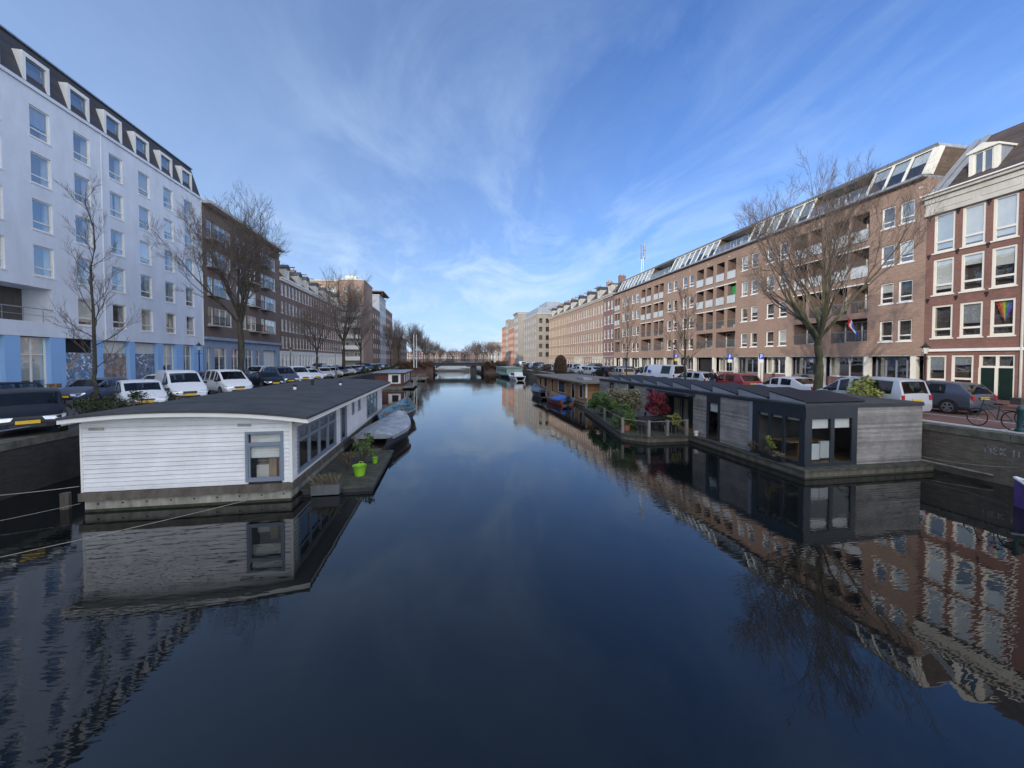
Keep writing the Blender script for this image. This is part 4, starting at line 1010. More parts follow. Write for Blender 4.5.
def car_meshes(kind):
    if kind in _cm: return _cm[kind]
    B, Gm, D, st, W, L = car_parts(kind)
    tyre = MB(); rim = MB(); tyre.smooth = 30
    def wheel(mb, prof, n=20):
        i0 = len(mb.v)
        for r, y in prof:
            for j in range(n): t = 2*pi*j/n; mb.v.append((r*cos(t), y, r*sin(t)))
        for k in range(len(prof)-1):
            for j in range(n): a = i0+k*n+j; b = i0+k*n+(j+1) % n; mb.f.append((a, a+n, b+n, b)); mb.m.append(0)
        mb.f.append(tuple(i0+j for j in range(n))); mb.m.append(0); e = i0+(len(prof)-1)*n; mb.f.append(tuple(e+j for j in reversed(range(n)))); mb.m.append(0)
    wheel(tyre, [(.22, -.1), (.30, -.1), (.32, -.07), (.32, .07), (.30, .1), (.22, .1)])
    for s_ in (-1, 1):
        rim.box(-.02, .02, s_*.101 if s_ > 0 else -.118, s_*.118 if s_ > 0 else -.101, -.2, .2)
        for a in range(5):
            c_, q_ = cos(a*2*pi/5+.3), sin(a*2*pi/5+.3)
            y0, y1 = s_*.102, s_*.116
            px, pz = -q_*.028, c_*.028
            rim.face([(c_*.03+px, y1, q_*.03+pz), (c_*.21+px*1.6, y1, q_*.21+pz*1.6), (c_*.21-px*1.6, y1, q_*.21-pz*1.6), (c_*.03-px, y1, q_*.03-pz)])
        i0 = len(rim.v)
        for r in (.19, .225):
            for j in range(20): t = 2*pi*j/20; rim.v.append((r*cos(t), s_*.108, r*sin(t)))
        for j in range(20): a = i0+j; b = i0+(j+1) % 20; rim.f.append((a, b, b+20, a+20)); rim.m.append(0)
    f = st[-1][0]; r = st[0][0]
    hl = {}; zt = st[-3][1]
    H = []
    for s_ in (-1, 1):
        m = MB(); x0, x1 = st[-3][0], st[-2][0]; w0, w1 = W*st[-3][2], W*st[-2][2]; z0, z1 = st[-3][1], st[-2][1]
        # wrap-round lamp following the nose
        o = .012
        p = [(x0+.1, s_*(w0*1.0+o), .62), (x0+.1, s_*(w0*.985+o), z0-.13), (x1+o, s_*(w1*.90), z1+.02), (x1+.04, s_*(w1*.42), z1-.0), (x1+.07, s_*(w1*.5), z1-.11), (x1+.03, s_*(w1*.98+o), z1-.14)]
        c = Vector((0, 0, 0))
        for q in p: c += Vector(q)/6
        c = c+Vector((.03, s_*.03, .01))
        for k in range(6): m.face([c, p[k], p[(k+1) % 6]]) if s_ > 0 else m.face([c, p[(k+1) % 6], p[k]])
        H.append(m.mesh('headlight', M['headlamp']))
    TL = []
    zr = st[1][1]
    for s_ in (-1, 1):
        m = MB(); w = W*st[1][2]; tall = .16 if kind in ('mpv', 'van', 'bigvan') else .08
        a_, b_ = sorted((s_*w*.76, s_*(w*.93)))
        m.box(r-.006, r+.06, a_, b_, zr-.20-tall*.4, zr-.03)
        TL.append(m.mesh('tail_light', M['taillamp']))
    p1 = MB(); p1.box(f, f+.025, -.26, .26, .44, .55); p2 = MB(); p2.box(r-.02, r+.0, -.26, .26, .72 if kind != 'sedan' else .66, .83 if kind != 'sedan' else .77)
    mir = []
    xm = [s_[0] for s_ in st if s_[3] == 'ws'][0]+.25
    for s_ in (-1, 1):
        m = MB(); a_, b_ = sorted((s_*(W-.02), s_*(W+.16))); m.box(xm-.05, xm+.08, a_, b_, SPEC[kind]['belt'], SPEC[kind]['belt']+.14); mir.append(m.mesh('mirror', M['black_metal']))
    g = MB(); g.box(f-.05, f+.018, -W*.45, W*.45, .58 if False else .33, .42); g.prism([(st[-2][0]+.0, st[-2][1]-.01), (st[-2][0]+.03, st[-2][1]-.05), (f+.02, .57), (f, .57)], 'y', -W*.34, W*.34)
    _cm[kind] = dict(body=B, glass=[(k_.split('_')[0]+('_window' if 'window' in k_ else '') if k_ != 'windscreen' else k_, g_.mesh(k_, M['car_glass'])) for k_, g_ in Gm.items()], dark=D.mesh('underbody', M['dark']), tyre=tyre.mesh('tyre', M['tyre']), rim=rim.mesh('rim', M['rim']), head=H, tail=TL, pf=p1.mesh('number_plate', M['plate']), pr=p2.mesh('number_plate', M['plate']), mir=mir, grille=g.mesh('grille', M['black_metal']), W=W, L=L, bodies={})
    return _cm[kind]
def car(kind, colour, label, x, y, heading, group, z=ST-.02, cat=None):
    """heading: direction of the nose, radians from +X"""
    k = car_meshes(kind)
    t = thing('parked_van' if 'van' in kind else 'parked_car', label, cat or ('van' if 'van' in kind else 'car'), (x, y, z), heading, group)
    if colour not in k['bodies']:
        k['bodies'][colour] = k['body'].mesh('body', M['car_'+colour])
    link('body', k['bodies'][colour], t); [link(n_, g_, t) for n_, g_ in k['glass']]; link('underbody', k['dark'], t)
    W, L = k['W'], k['L']
    for sy in (-1, 1):
        for wx in (-L/2+.78, L/2-.82):
            w = link('wheel', k['tyre'], t, (wx, sy*(W-.085), .32)); link('rim', k['rim'], w)
    for q in (0, 1): link('headlight', k['head'][q], t); link('tail_light', k['tail'][q], t); link('mirror', k['mir'][q], t)
    link('number_plate', k['pf'], t); link('number_plate', k['pr'], t); link('grille', k['grille'], t)
    return t
GL = 'cars parked along the left quay'; GLF = 'cars parked along the left housefronts'
a0 = R(-48)
car('hatch', 'black', 'glossy black hatchback with yellow plate facing the water at the left edge', -14.85, 16.7, R(-49), GL)
car('hatch', 'white', 'white hatchback behind the scruffy hedge on the left quay', -15.6, 23.0, R(-50), GL)
car('van', 'white', 'white panel van, left one of two parked together behind the houseboat roof', -16.1, 26.9, R(-48), GL)
car('mpv', 'white', 'white minivan, right one of two white vans behind the houseboat roof', -15.5, 31.0, R(-46), GL)
car('sedan', 'black', 'dark sedan behind the trunk of the large bare tree on the left', -15.9, 38.0, a0, GL)
car('mpv', 'grey', 'grey minivan right of the dark sedan on the left quay', -16.0, 41.6, a0, GL)
car('mpv', 'white', 'white minivan beyond the houseboat chimneys on the left quay', -15.9, 45.2, a0, GL)
car('sedan', 'white', 'white sedan right of the farther white minivan on the left quay', -15.9, 49.0, a0, GL)
cs = ['silver', 'silver', 'grey', 'silver', 'slateblue', 'silver', 'white', 'grey', 'slateblue', 'silver', 'black', 'silver']; ks = ['hatch', 'sedan', 'hatch', 'estate', 'sedan', 'hatch', 'sedan', 'mpv', 'hatch', 'estate', 'sedan', 'hatch']
for i in range(12):
    car(ks[i], cs[i], '%s %s in the far left quay row, %s beyond the far white sedan' % (cs[i].replace('slateblue', 'slate blue'), {'mpv': 'minivan', 'hatch': 'hatchback'}.get(ks[i], ks[i]), ordn[i]), -15.9, 54.0+3.9*i, a0, GL)
car('estate', 'black', 'black estate car in front of the blue pillars on left street side', -20.9, 21.3, R(-93), GLF)
car('sedan', 'slateblue', 'slate blue sedan by the murals behind the young tree', -20.6, 27.2, R(-90), GLF)
car('estate', 'white', 'white estate car in front of the murals', -20.6, 32.6, R(-92), GLF)
cs = ['grey', 'black', 'silver', 'slateblue', 'grey', 'silver', 'black', 'white', 'silver']; ks = ['hatch', 'hatch', 'mpv', 'hatch', 'estate', 'hatch', 'mpv', 'hatch', 'sedan']
for i in range(9):
    car(ks[i], cs[i], '%s %s parked before the left housefronts, %s after the white estate' % (cs[i].replace('slateblue', 'slate blue'), {'mpv': 'minivan', 'hatch': 'hatchback'}.get(ks[i], ks[i]), ordn[i]), -21.3, 38.2+5.4*i, R(-90), GLF)
GR = 'cars parked along the right quay'; GRF = 'cars parked along the right housefronts'
car('mpv', 'silver', 'light silver van with tinted rear windows behind the yellow-green bush', 20.65, 15.9, R(90), GR).scale = (1, 1, .94)
car('hatch', 'grey', 'dark grey hatchback with yellow rear plate parked before the green doors', 24.05, 15.5, R(91), GR)
car('sedan', 'white', 'white sedan parked just behind the large mossy tree on the right', 22.0, 21.6, R(92), GR)
car('hatch', 'red', 'bright red hatchback with yellow rear plate by the pedestrian', 21.9, 26.3, R(88), GR)
car('estate', 'silver', 'silver estate car between the red hatchback and the long white van', 21.9, 30.4 if False else 31.0, R(92), GR)
t = car('bigvan', 'white', 'long white van with blue and orange side markings on the right quay', 22.2, 37.0, R(95), GR); t.scale = (1.0, 1.0, .9)
m = MB(); m.box(.9, 1.6, 1.005, 1.012, .75, 1.05); m.build('orange_stripe', M['sign_yellow'], t); m = MB(); m.box(.2, .7, 1.005, 1.012, 1.25, 1.6); m.build('blue_emblem', M['sign_blue'], t)
cs = ['beige', 'black', 'silver', 'white', 'silver', 'slateblue', 'white', 'black', 'silver', 'grey', 'white', 'black', 'silver', 'white']; ks = ['estate', 'hatch', 'sedan', 'hatch', 'mpv', 'hatch', 'estate', 'hatch', 'sedan', 'mpv', 'mpv', 'hatch', 'estate', 'van']
for i in range(14):
    car(ks[i], cs[i], '%s %s in the far right quay row, %s beyond the long white van' % (cs[i].replace('slateblue', 'slate blue'), {'mpv': 'minivan', 'hatch': 'hatchback'}.get(ks[i], ks[i]), ordn[i]), 22.0, 45.6+4.9*i, R(90+(i*7 % 5)*3), GR)
cs = ['slateblue', 'black', 'blue', 'silver', 'grey', 'white', 'silver', 'slateblue', 'silver']
for i in range(9):
    car(['mpv', 'hatch', 'hatch', 'estate'][i % 4], cs[i], '%s car parked before the right housefronts, %s beyond the parking sign' % (cs[i].replace('slateblue', 'slate blue'), ordn[i]), 27.2, 43+6.1*i, R(90), GRF)

# ------------------------------------------------------------------ left white houseboat
def left_boat():
    t = thing('houseboat', 'white clapboard houseboat with curved dark roof and grey window frames', 'houseboat', (-7.3, 12.6, 0))
    X0, X1, Y0, Y1 = -10.0, -4.6, 12.6, 29.6
    off = (7.3, -12.6, 0)
    def mb(): return MB(off)
    cx = -7.3
    def rz(x): u = (x+7.25)/3.25; return 2.86-.22*abs(u)**2.2-.03*(x+7.25)/3.25*3.6*.5
    # hull
    m = mb(); m.box(X0+.05, X1-.02, Y0-.02, Y1+.1, -.6, .33); h = m.build('hull', M['hull_conc'], t)
    m = mb(); m.box(X0+.045, X1-.015, Y0-.026, Y1+.105, -.3, .075); m.build('algae_band', M['algae'], h)
    for k in range(9): m = mb(); m.box(X0+.35+k*.6, X0+.39+k*.6, Y0-.035, Y0-.02, .2, .24); m.build('bolt', M['black_metal'], h)
    m = mb(); m.box(X0-.05, X1+.06, Y0-.10, Y1+.15, .332, .55); m.build('timber_band', M['rubble'], t)
    # front wall boards: lapped boards with a window hole
    wx0, wx1, wz0, wz1 = -5.80, -4.86, .68, 2.08
    m = mb(); z = .56; bh = .1285
    while z < 2.44:
        z1 = min(z+bh, 2.5)
        spans = [(X0, wx0), (wx1, X1)] if (z1 > wz0 and z < wz1) else [(X0, X1)]
        for a, b in spans: m.prism([(Y0-.022, z+.009), (Y0+.03, z+.009), (Y0+.03, z1), (Y0-.004, z1)], 'x', a, b)
        z += bh
    # triangle up to the arch of the roof
    n = 12
    for k in range(n):
        a = X0+(X1-X0)*k/n; b = X0+(X1-X0)*(k+1)/n
        m.face([(a, Y0+.0, 2.49), (b, Y0+.0, 2.49), (b, Y0+.0, rz(b)-.10), (a, Y0+.0, rz(a)-.10)])
    # left and back walls
    m.box(X0, X0+.05, Y0+.035, Y1, .56, 2.55); m.box(X0+.06, X1-.06, Y1-.05, Y1, .56, 2.5)
    # right wall with openings
    ops = [(13.05, 17.3, .72, 2.12), (18.15, 19.1, .62, 2.15), (20.3, 20.65, 1.55, 2.1), (21.7, 22.1, 1.55, 2.1), (24.0, 27.4, .8, 2.15)]
    z = .56
    while z < 2.4:
        z1 = z+bh; ys = [Y0+.035]; sp = []
        cur = Y0+.035
        for a, b, c, d in ops:
            if z1 > c+.02 and z < d-.02:
                if a > cur: sp.append((cur, a))
                cur = b
        sp.append((cur, Y1))
        for a, b in sp: m.prism([(X1+.022, z+.009), (X1-.03, z+.009), (X1-.03, z1), (X1+.004, z1)], 'y', a, b)
        z += bh
    w = m.build('wall', M['siding_white'], t)
    m = mb(); m.box(X0-.02, X0+.03, Y0-.034, Y0+.0, .56, 2.5); m.build('corner_trim', M['white'], t); m = mb(); m.box(X1-.05, X1+.034, Y0-.034, Y0+.034, .56, 2.42); m.build('corner_trim', M['white'], t)
    for x in (-9.8, -6.05): m = mb(); m.box(x, x+.36, Y0-.04, Y0-.018, 2.3, 2.38); m.build('vent_grille', M['concrete'], t)
    # front window
    m = mb(); f = .075
    def frame(m, a, b, c, d, y, t_=.075, dp=.06):
        m.box(a, a+t_, y-dp, y+.02, c, d); m.box(b-t_, b, y-dp, y+.02, c, d); m.box(a+t_, b-t_, y-dp, y+.02, c, c+t_); m.box(a+t_, b-t_, y-dp, y+.02, d-t_, d)
    frame(m, wx0-.05, wx1+.05, wz0-.05, wz1+.05, Y0); m.box(wx0, wx1, Y0-.05, Y0+.02, 1.70, 1.80); frame(m, wx0+.015, wx1-.015, wz0+.015, 1.71, Y0+.01, .05, .04)
    w_ = m.build('window', M['grey_frame'], t)
    m = mb(); m.face([(wx0, Y0+.015, wz0), (wx1, Y0+.015, wz0), (wx1, Y0+.015, wz1), (wx0, Y0+.015, wz1)]); m.build('pane', M['boat_glass'], w_)
    m = mb(); m.box(wx0+.05, wx1-.05, Y0+.08, Y0+.10, 1.32, 2.05)
    for k in range(9): m.box(wx0+.05, wx1-.05, Y0+.065, Y0+.08, 1.36+k*.08, 1.37+k*.08)
    m.build('blind', M['blind'], w_)
    m = mb(); m.box(X0+.2, X1-.15, Y0+1.6, Y0+1.65, .57, 2.4); m.build('room', M['room'], w_)
    m = mb(); m.box(-5.7, -5.35, Y0+.3, Y0+.7, .6, 1.05, 1); m.box(-5.32, -5.12, Y0+.25, Y0+.5, .6, 1.25); m.box(-5.05, -4.95, Y0+.25, Y0+.5, .6, 1.15); m.box(-5.75, -4.9, Y0+.5, Y0+.6, 1.1, 1.16)
    m.build('furniture', [M['wood'], M['stone']], w_)
    # side windows
    def sideframe(a, b, c, d, nv, zt=None, tt=.07):
        m = mb()
        m.box(X1-.03, X1+.05, a-.04, a+tt, c-.04, d+.04); m.box(X1-.03, X1+.05, b-tt, b+.04, c-.04, d+.04)
        m.box(X1-.03, X1+.05, a+tt, b-tt, c-.04, c+tt); m.box(X1-.03, X1+.05, a+tt, b-tt, d-tt, d+.04)
        for k in range(1, nv): y = a+(b-a)*k/nv; m.box(X1-.025, X1+.045, y-.07, y+.07, c+tt, d-tt)
        if zt:
            for k in range(nv): y0 = a+(b-a)*k/nv+(.07 if k else tt); y1 = a+(b-a)*(k+1)/nv-(.07 if k < nv-1 else tt); m.box(X1-.02, X1+.04, y0, y1, zt-.05, zt+.05)
        o = m.build('window', M['grey_frame'], t)
        m = mb(); m.face([(X1-.0, a, c), (X1-.0, b, c), (X1-.0, b, d), (X1-.0, a, d)]); m.build('pane', M['boat_glass'], o)
    sideframe(13.05, 17.3, .72, 2.12, 4, 1.72); sideframe(18.15, 19.1, .62, 2.15, 1); sideframe(20.3, 20.65, 1.55, 2.1, 1, None, .05); sideframe(21.7, 22.1, 1.55, 2.1, 1, None, .05); sideframe(24.0, 27.4, .8, 2.15, 3, 1.75)
    m = mb(); m.box(X1-2.2, X1-2.15, Y0+1.7, Y1-.3, .57, 2.4); m.build('inner_wall', M['dark'], t)
    # roof: curved felt slab with overhang, fascia
    n = 16; xs = [-10.25+6.25*k/n for k in range(n+1)]; m = mb(); m.smooth = 40
    ya, yb = Y0-.42, Y1+.35
    i0 = len(m.v)
    top = [(x, rz(x)) for x in xs]
    poly = top+[(x, z-.07) for x, z in reversed(top)]
    m.prism(poly, 'y', ya, yb); m.build('roof', M['felt'], t)
    m = mb(); poly = [(x, z-.075) for x, z in top]+[(x, z-.19) for x, z in reversed(top)]
    m.prism(poly, 'y', ya+.03, ya+.07)
    m.box(-4.06, -4.02, ya+.1, yb-.03, rz(-4)-.2, rz(-4)-.072); m.box(-10.21, -10.17, ya+.1, yb-.03, rz(-10.5)-.2, rz(-10.5)-.072)
    m.build('fascia', M['white'], t)
    m = mb()
    for k in range(8):
        a, b = xs[k*2], xs[k*2+2]; m.face([(a, ya+.08, rz(a)-.19), (b, ya+.08, rz(b)-.19), (b, yb-.05, rz(b)-.19), (a, yb-.05, rz(a)-.19)])
    m.build('soffit', M['white'], t)
    m = mb()
    for k in range(1, 7):
        y = ya+k*2.5
        for j in range(n): a, b = xs[j], xs[j+1]; m.face([(a, y, rz(a)+.003), (b, y, rz(b)+.003), (b, y+.05, rz(b)+.003), (a, y+.05, rz(a)+.003)])
    m.build('felt_seam', M['slate'], t)
    for (x, y, h, w_) in ((-7.0, 19.7, .26, 1), (-7.2, 22.8, .36, 0), (-5.9, 23.4, .24, 1)):
        m = mb(); z = rz(x)-.02; m.lathe([(.07, 0), (.07, h*.55)], (x, y, z), 10, 1); m.lathe([(.055, h*.55), (.09, h*.6), (.09, h*.95), (.03, h)], (x, y, z), 10, 0)
        m.build('roof_vent', [M['black_metal'], M['white'] if w_ else M['black_metal']], t)
    return t
left_boat()

# floating jetty and its things
def jetty():
    t = thing('floating_jetty', 'mossy floating wooden jetty beside the white houseboat', 'jetty', (-3.4, 15.5, 0), R(0))
    m = MB(); m.box(-1.05, 1.05, -2.45, 2.45, -.2, .12); m.build('float', M['boat_dark'], t)
    rng = random.Random(2); m = MB(); y = -2.5
    while y < 2.45: m.box(-1.1, 1.1, y+.008, y+.14, .121, .17+rng.uniform(-.005, .005)); y += .148
    m.build('deck', M['deck'], t)
    t = thing('lime_bucket', 'lime green flexible bucket standing on the jetty', 'bucket', (-3.0, 14.3, .17))
    m = MB(); m.smooth = 40; n = 16; prof = [(.17, 0), (.20, .15), (.235, .34), (.255, .36), (.22, .345), (.19, .16), (.16, .03)]
    m.lathe(prof, (0, 0, 0), n); m.build('tub', M['lime'], t)
    for s_ in (-1, 1):
        m = MB(); m.tube([(s_*.09, -.22*1, .34), (s_*.0+.07*s_, -.25, .41), (-.0, -.26, .43)], .014, 5) if False else m.tube([(-.09, s_*.235, .34), (-.05, s_*.25, .42), (.05, s_*.25, .42), (.09, s_*.235, .34)], .014, 5); m.build('handle', M['lime'], t)
    t = thing('lime_pot', 'small lime green pot behind the lime bucket on the jetty', 'pot', (-2.75, 15.9, .17))
    m = MB(); m.smooth = 40; m.lathe([(.09, 0), (.12, .22), (.13, .23), (.11, .21), (.09, .1)], (0, 0, 0), 14); m.build('pot', M['lime'], t)
    t = thing('planter_box', 'grey rectangular planter with grass hanging at the near jetty edge', 'planter', (-3.72, 13.0, .03))
    m = MB(); m.box(-.42, .42, -.2, .2, 0, .3); m.build('box', M['planter'], t)
    rng = random.Random(8); m = MB()
    for _ in range(260):
        x, y = rng.uniform(-.38, .38), rng.uniform(-.16, .16); dx, dy = rng.gauss(0, .12), rng.gauss(0, .12); h = rng.uniform(.12, .36)
        m.face([(x-.006, y, .3), (x+.006, y, .3), (x+dx*.5+.004, y+dy*.5, .3+h*.7), (x+dx, y+dy, .3+h)])
    m.build('grass', M['leaf_dry'], t)
    bush('potted_shrub', 'thin-leaved potted shrub behind the lime bucket', 'shrub', (-3.15, 15.6, .17), [((.1, 0, .75), (.45, .5, .5)), ((-.2, .2, .45), (.35, .4, .35)), ((.25, .3, 1.0), (.3, .3, .35))], 620, .045, 'leaf_green', seed=3)
    bush('potted_shrub', 'bare reddish twiggy plant standing left of the lime bucket', 'shrub', (-3.6, 15.2, .17), [((.0, 0, .42), (.35, .4, .3))], 260, .035, 'leaf_brown', seed=13)
jetty()

# ------------------------------------------------------------------ boats
def hull_mesh(L, B, H, sheer=.25, bow=.35, draft=.25, stern=.75, n=14):
    """open hull with inner skin. x: 0 stern .. L bow"""
    m = MB(); m.smooth = 45; rows = []
    for k in range(n+1):
        t = k/n; w = B/2*(stern+(1-stern)*min(1, t/.4)) if t < .4 else B/2*max(.02, (1-((t-.4)/.6)**2.3))
        z = H+sheer*((t-.35)**2*2.2)+(bow*t**6)
        rows.append((L*t, w, z))
    out = []
    for x, w, z in rows:
        out.append([(x, w, z), (x, w*.93, z*.45), (x-.0, w*.62, -draft), (x, 0, -draft-.03), (x, -w*.62, -draft), (x, -w*.93, z*.45), (x, -w, z), (x, -max(.01, w-.07), z), (x, -max(.008, w*.85-.07), z*.5), (x, -w*.5, .04), (x, w*.5, .04), (x, max(.008, w*.85-.07), z*.5), (x, max(.01, w-.07), z)])
    for a, b in zip(out, out[1:]):
        for j in range(13): j2 = (j+1) % 13; m.face([a[j], a[j2], b[j2], b[j]], 1 if 7 <= j <= 11 else 0)
    m.face([out[0][j] for j in reversed(range(13))]); m.face(out[-1])
    gw = MB(); gw.smooth = 50
    for s_ in (-1, 1): gw.tube([(x, s_*w, z+.01) for x, w, z in rows], .04, 6)
    return m, gw, rows
def boat(name, label, loc, rz, L, B, H, hull, trim='wood', inner='deck_grey', cover=None, cat='boat', sheer=.25, extras=None, stern=.75, cover_span=(0.02, .97), cover_h=.25, motor=False):
    t = thing(name, label, cat, loc, rz)
    m, gw, rows = hull_mesh(L, B, H, sheer, stern=stern)
    m.build('hull', [M[hull], M[inner]], t); gw.build('gunwale', M[trim], t)
    if cover:
        rng = random.Random(int(L*10)); c = MB(); c.smooth = 50
        rr = [r for r in rows if cover_span[0]*L <= r[0] <= cover_span[1]*L]; R_ = []
        for x, w, z in rr:
            h = cover_h*(1 if 0.08 < x/L < .9 else .35)
            R_.append([(x, w+.05, z-.10), (x, w+.03, z+.05), (x, w*.55, z+.05+h*.6+rng.uniform(-.03, .03)), (x, 0, z+.05+h+rng.uniform(-.03, .03)), (x, -w*.55, z+.05+h*.6+rng.uniform(-.03, .03)), (x, -w-.03, z+.05), (x, -w-.05, z-.10)])
        for a, b in zip(R_, R_[1:]):
            for j in range(6): c.face([a[j], b[j], b[j+1], a[j+1]])
        c.face(R_[0]); c.face(R_[-1])
        c.build('cover', M[cover], t)
    else:
        for q in (.22, .45, .68):
            x, w, z = min(rows, key=lambda r: abs(r[0]-L*q)); s_ = MB(); s_.box(x-.13, x+.13, -w+.08, w-.08, z-.16, z-.12); s_.build('thwart', M['wood'], t)
    if motor:
        m = MB(); m.box(-.35, -.05, -.14, .14, H+.05, H+.42); m.box(-.22, -.08, -.05, .05, -.3, H+.05); m.build('outboard_motor', M['black_metal'], t)
    if extras: extras(t, rows)
    return t
boat('tender_boat', 'grey canvas-covered boat moored beside the white houseboat', (-3.35, 18.3, 0), R(84), 6.6, 2.2, .62, 'boat_dark', 'deck_grey', cover='canvas', cover_h=.22)
def blue_extras(t, rows):
    m = MB(); m.box(1.2, 2.4, -.5, .5, .1, .62); m.build('engine_box', M['boat_dark'], t)
    m = MB(); m.box(3.2, 3.26, -.7, .7, .75, 1.0); m.build('windscreen', M['glass'], t)
boat('open_boat', 'pale blue open boat with wooden rim moored behind the canvas-covered one', (-3.4, 25.3, 0), R(86), 6.2, 2.3, .72, 'boat_dark', 'wood', inner='boat_blue', extras=blue_extras)
boat('sloop', 'purple-hulled boat with white deck cover cut by the right edge', (16.55, 2.9, 0), R(91), 5.6, 2.0, .36, 'boat_purple', 'boat_white', cover='boat_white', cover_span=(.5, .97), cover_h=.08, sheer=.12)
boat('small_boat', 'dark sloop with windscreen moored before the brown wooden houseboat', (10.9, 41.0, 0), R(88), 6.0, 1.9, .6, 'boat_dark', 'metal', cover='boat_dark', cover_h=.3, motor=False)
boat('small_boat', 'maroon boat with bright blue tarpaulin beside the brown wooden houseboat', (11.0, 33.6, 0), R(92), 6.2, 1.8, .5, 'boat_red', 'wood', cover='tarp_blue', cover_span=(.02, .42), cover_h=.3, motor=True)
def cabin(t, rows):
    m = MB(); m.prism([(1.2, .7), (1.6, 1.6), (5.0, 1.6), (5.9, .8)], 'y', -.85, .85); m.build('cabin', M['boat_white'], t)
    m = MB(); m.box(1.9, 4.8, -.865, .865, 1.0, 1.4); m.build('cabin_window', M['dark_frame'], t)
boat('cabin_cruiser', 'white cabin cruiser moored right of the mint green barge', (14.6, 74.0, 0), R(93), 8.0, 2.8, .8, 'boat_white', 'boat_white', cover='boat_white', cover_h=.05, extras=cabin)
def barge(t, rows):
    m = MB(); m.box(1.0, 14.0, -1.8, 1.8, .7, 2.3); m.build('deckhouse', M['boat_green'], t)
    m = MB()
    for k in range(6): m.box(1.8+k*2.0, 2.8+k*2.0, -1.815, 1.815, 1.3, 1.95)
    m.build('window', M['dark_frame'], t)
    m = MB(); m.box(.8, 14.2, -1.9, 1.9, 2.3, 2.4); m.build('roof', M['boat_green'], t)
boat('barge', 'mint green flat-roofed houseboat barge far down the right bank', (15.5, 84.0, 0), R(93), 16.0, 4.2, .75, 'boat_dark', 'boat_green', cover='boat_green', cover_h=.02, extras=barge, cat='houseboat')
def wb(t, rows):
    m = MB(); m.prism([(1, .9), (2.5, 2.0), (10, 2.0), (12.5, .95)], 'y', -2.2, 2.2); m.build('awning', M['boat_white'], t)
t = boat('tour_boat', 'white low tour boat seen under the far bridge', (-3.5, 139.0, 0), R(10), 14.0, 4.8, .9, 'boat_white', 'boat_white', cover='boat_white', cover_h=.1, extras=wb, stern=.8)

# ------------------------------------------------------------------ houseboats
def box_boat(name, label, X0, X1, Y0, Y1, z0, z1, wall, roofm, hullm='hull_conc', lap=.0, bh=.09, ops_front=(), ops_side=(), side=-1, over=.25, fm='dark_frame', deck=0.0):
    """cabin with lapped boards; side=-1: water side is X0"""
    t = thing(name, label, 'houseboat', (X0, Y0, 0)); off = (-X0, -Y0, 0)
    m = MB(off); m.box(X0-deck, X1+.02, Y0-deck, Y1+.1, -.5, z0-.07); m.build('hull', M[hullm], t)
    if deck:
        m = MB(off); m.box(X0-deck-.04, X1+.05, Y0-deck-.04, Y0-.001, z0-.066, z0-.0); m.box(X0-deck-.04, X0-.001, Y0+.001, Y1+.1, z0-.066, z0-.0)
        m.build('side_deck', M['deck'], t)
        m = MB(off); m.box(X0-deck-.005, X1+.025, Y0-deck-.005, Y1+.1, -.3, .06); m.build('algae_band', M['algae'], t)
    m = MB(off); z = z0; e = .012
    xs_ = X0 if side < 0 else X1; sg = -1 if side < 0 else 1
    while z < z1-.001:
        zz = min(z+bh, z1)
        def spans(a, b, ops):
            cur = a; out = []
            for o in sorted(ops):
                if zz > o[2]+.01 and z < o[3]-.01:
                    if o[0] > cur: out.append((cur, o[0]))
                    cur = max(cur, o[1])
            if b > cur: out.append((cur, b))
            return out
        for a, b in spans(X0, X1, ops_front): m.prism([(Y0-e, z), (Y0+.04, z), (Y0+.04, zz), (Y0-.001, zz)], 'x', a, b)
        for a, b in spans(Y0+.042, Y1, ops_side): m.prism([(xs_+sg*e, z), (xs_-sg*.04, z), (xs_-sg*.04, zz), (xs_+sg*.001, zz)], 'y', a, b)
        z += bh
    xo = X1 if side < 0 else X0
    m.box(min(xo, xo+sg*.04), max(xo, xo+sg*.04), Y0+.042, Y1, z0, z1-.01); m.box(X0+.05, X1-.05, Y1-.04, Y1, z0, z1-.01)
    m.build('wall', M[wall], t)
    m = MB(off); m.box(X0+.1, X1-.1, Y0+.1, Y1-.1, z0-.03, z0+.02); m.build('floor', M['wood'], t)
    m = MB(off); m.box(X0+2.6, X0+2.64, Y0+2.3, Y1-.2, z0+.02, z1-.1); m.box(X0+.1, X1-.1, Y0+2.2, Y0+2.25, z0+.02, z1-.1) ; m.build('inner_wall', M['room'], t)
    m = MB(off); m.box(X0-over, X1+over, Y0-over, Y1+over, z1, z1+.05); m.build('roof', M[roofm], t)
    m = MB(off); m.box(X0-over+.02, X1+over-.02, Y0-over+.02, Y1+over-.02, z1-.09, z1-.002) if over > .1 else m.box(X0-over-.012, X1+over+.012, Y0-over-.012, Y1+over+.012, z1-.10, z1-.004); m.build('roof_edge', M['dark_frame'] if fm == 'dark_frame' else M[fm], t)
    return t, off
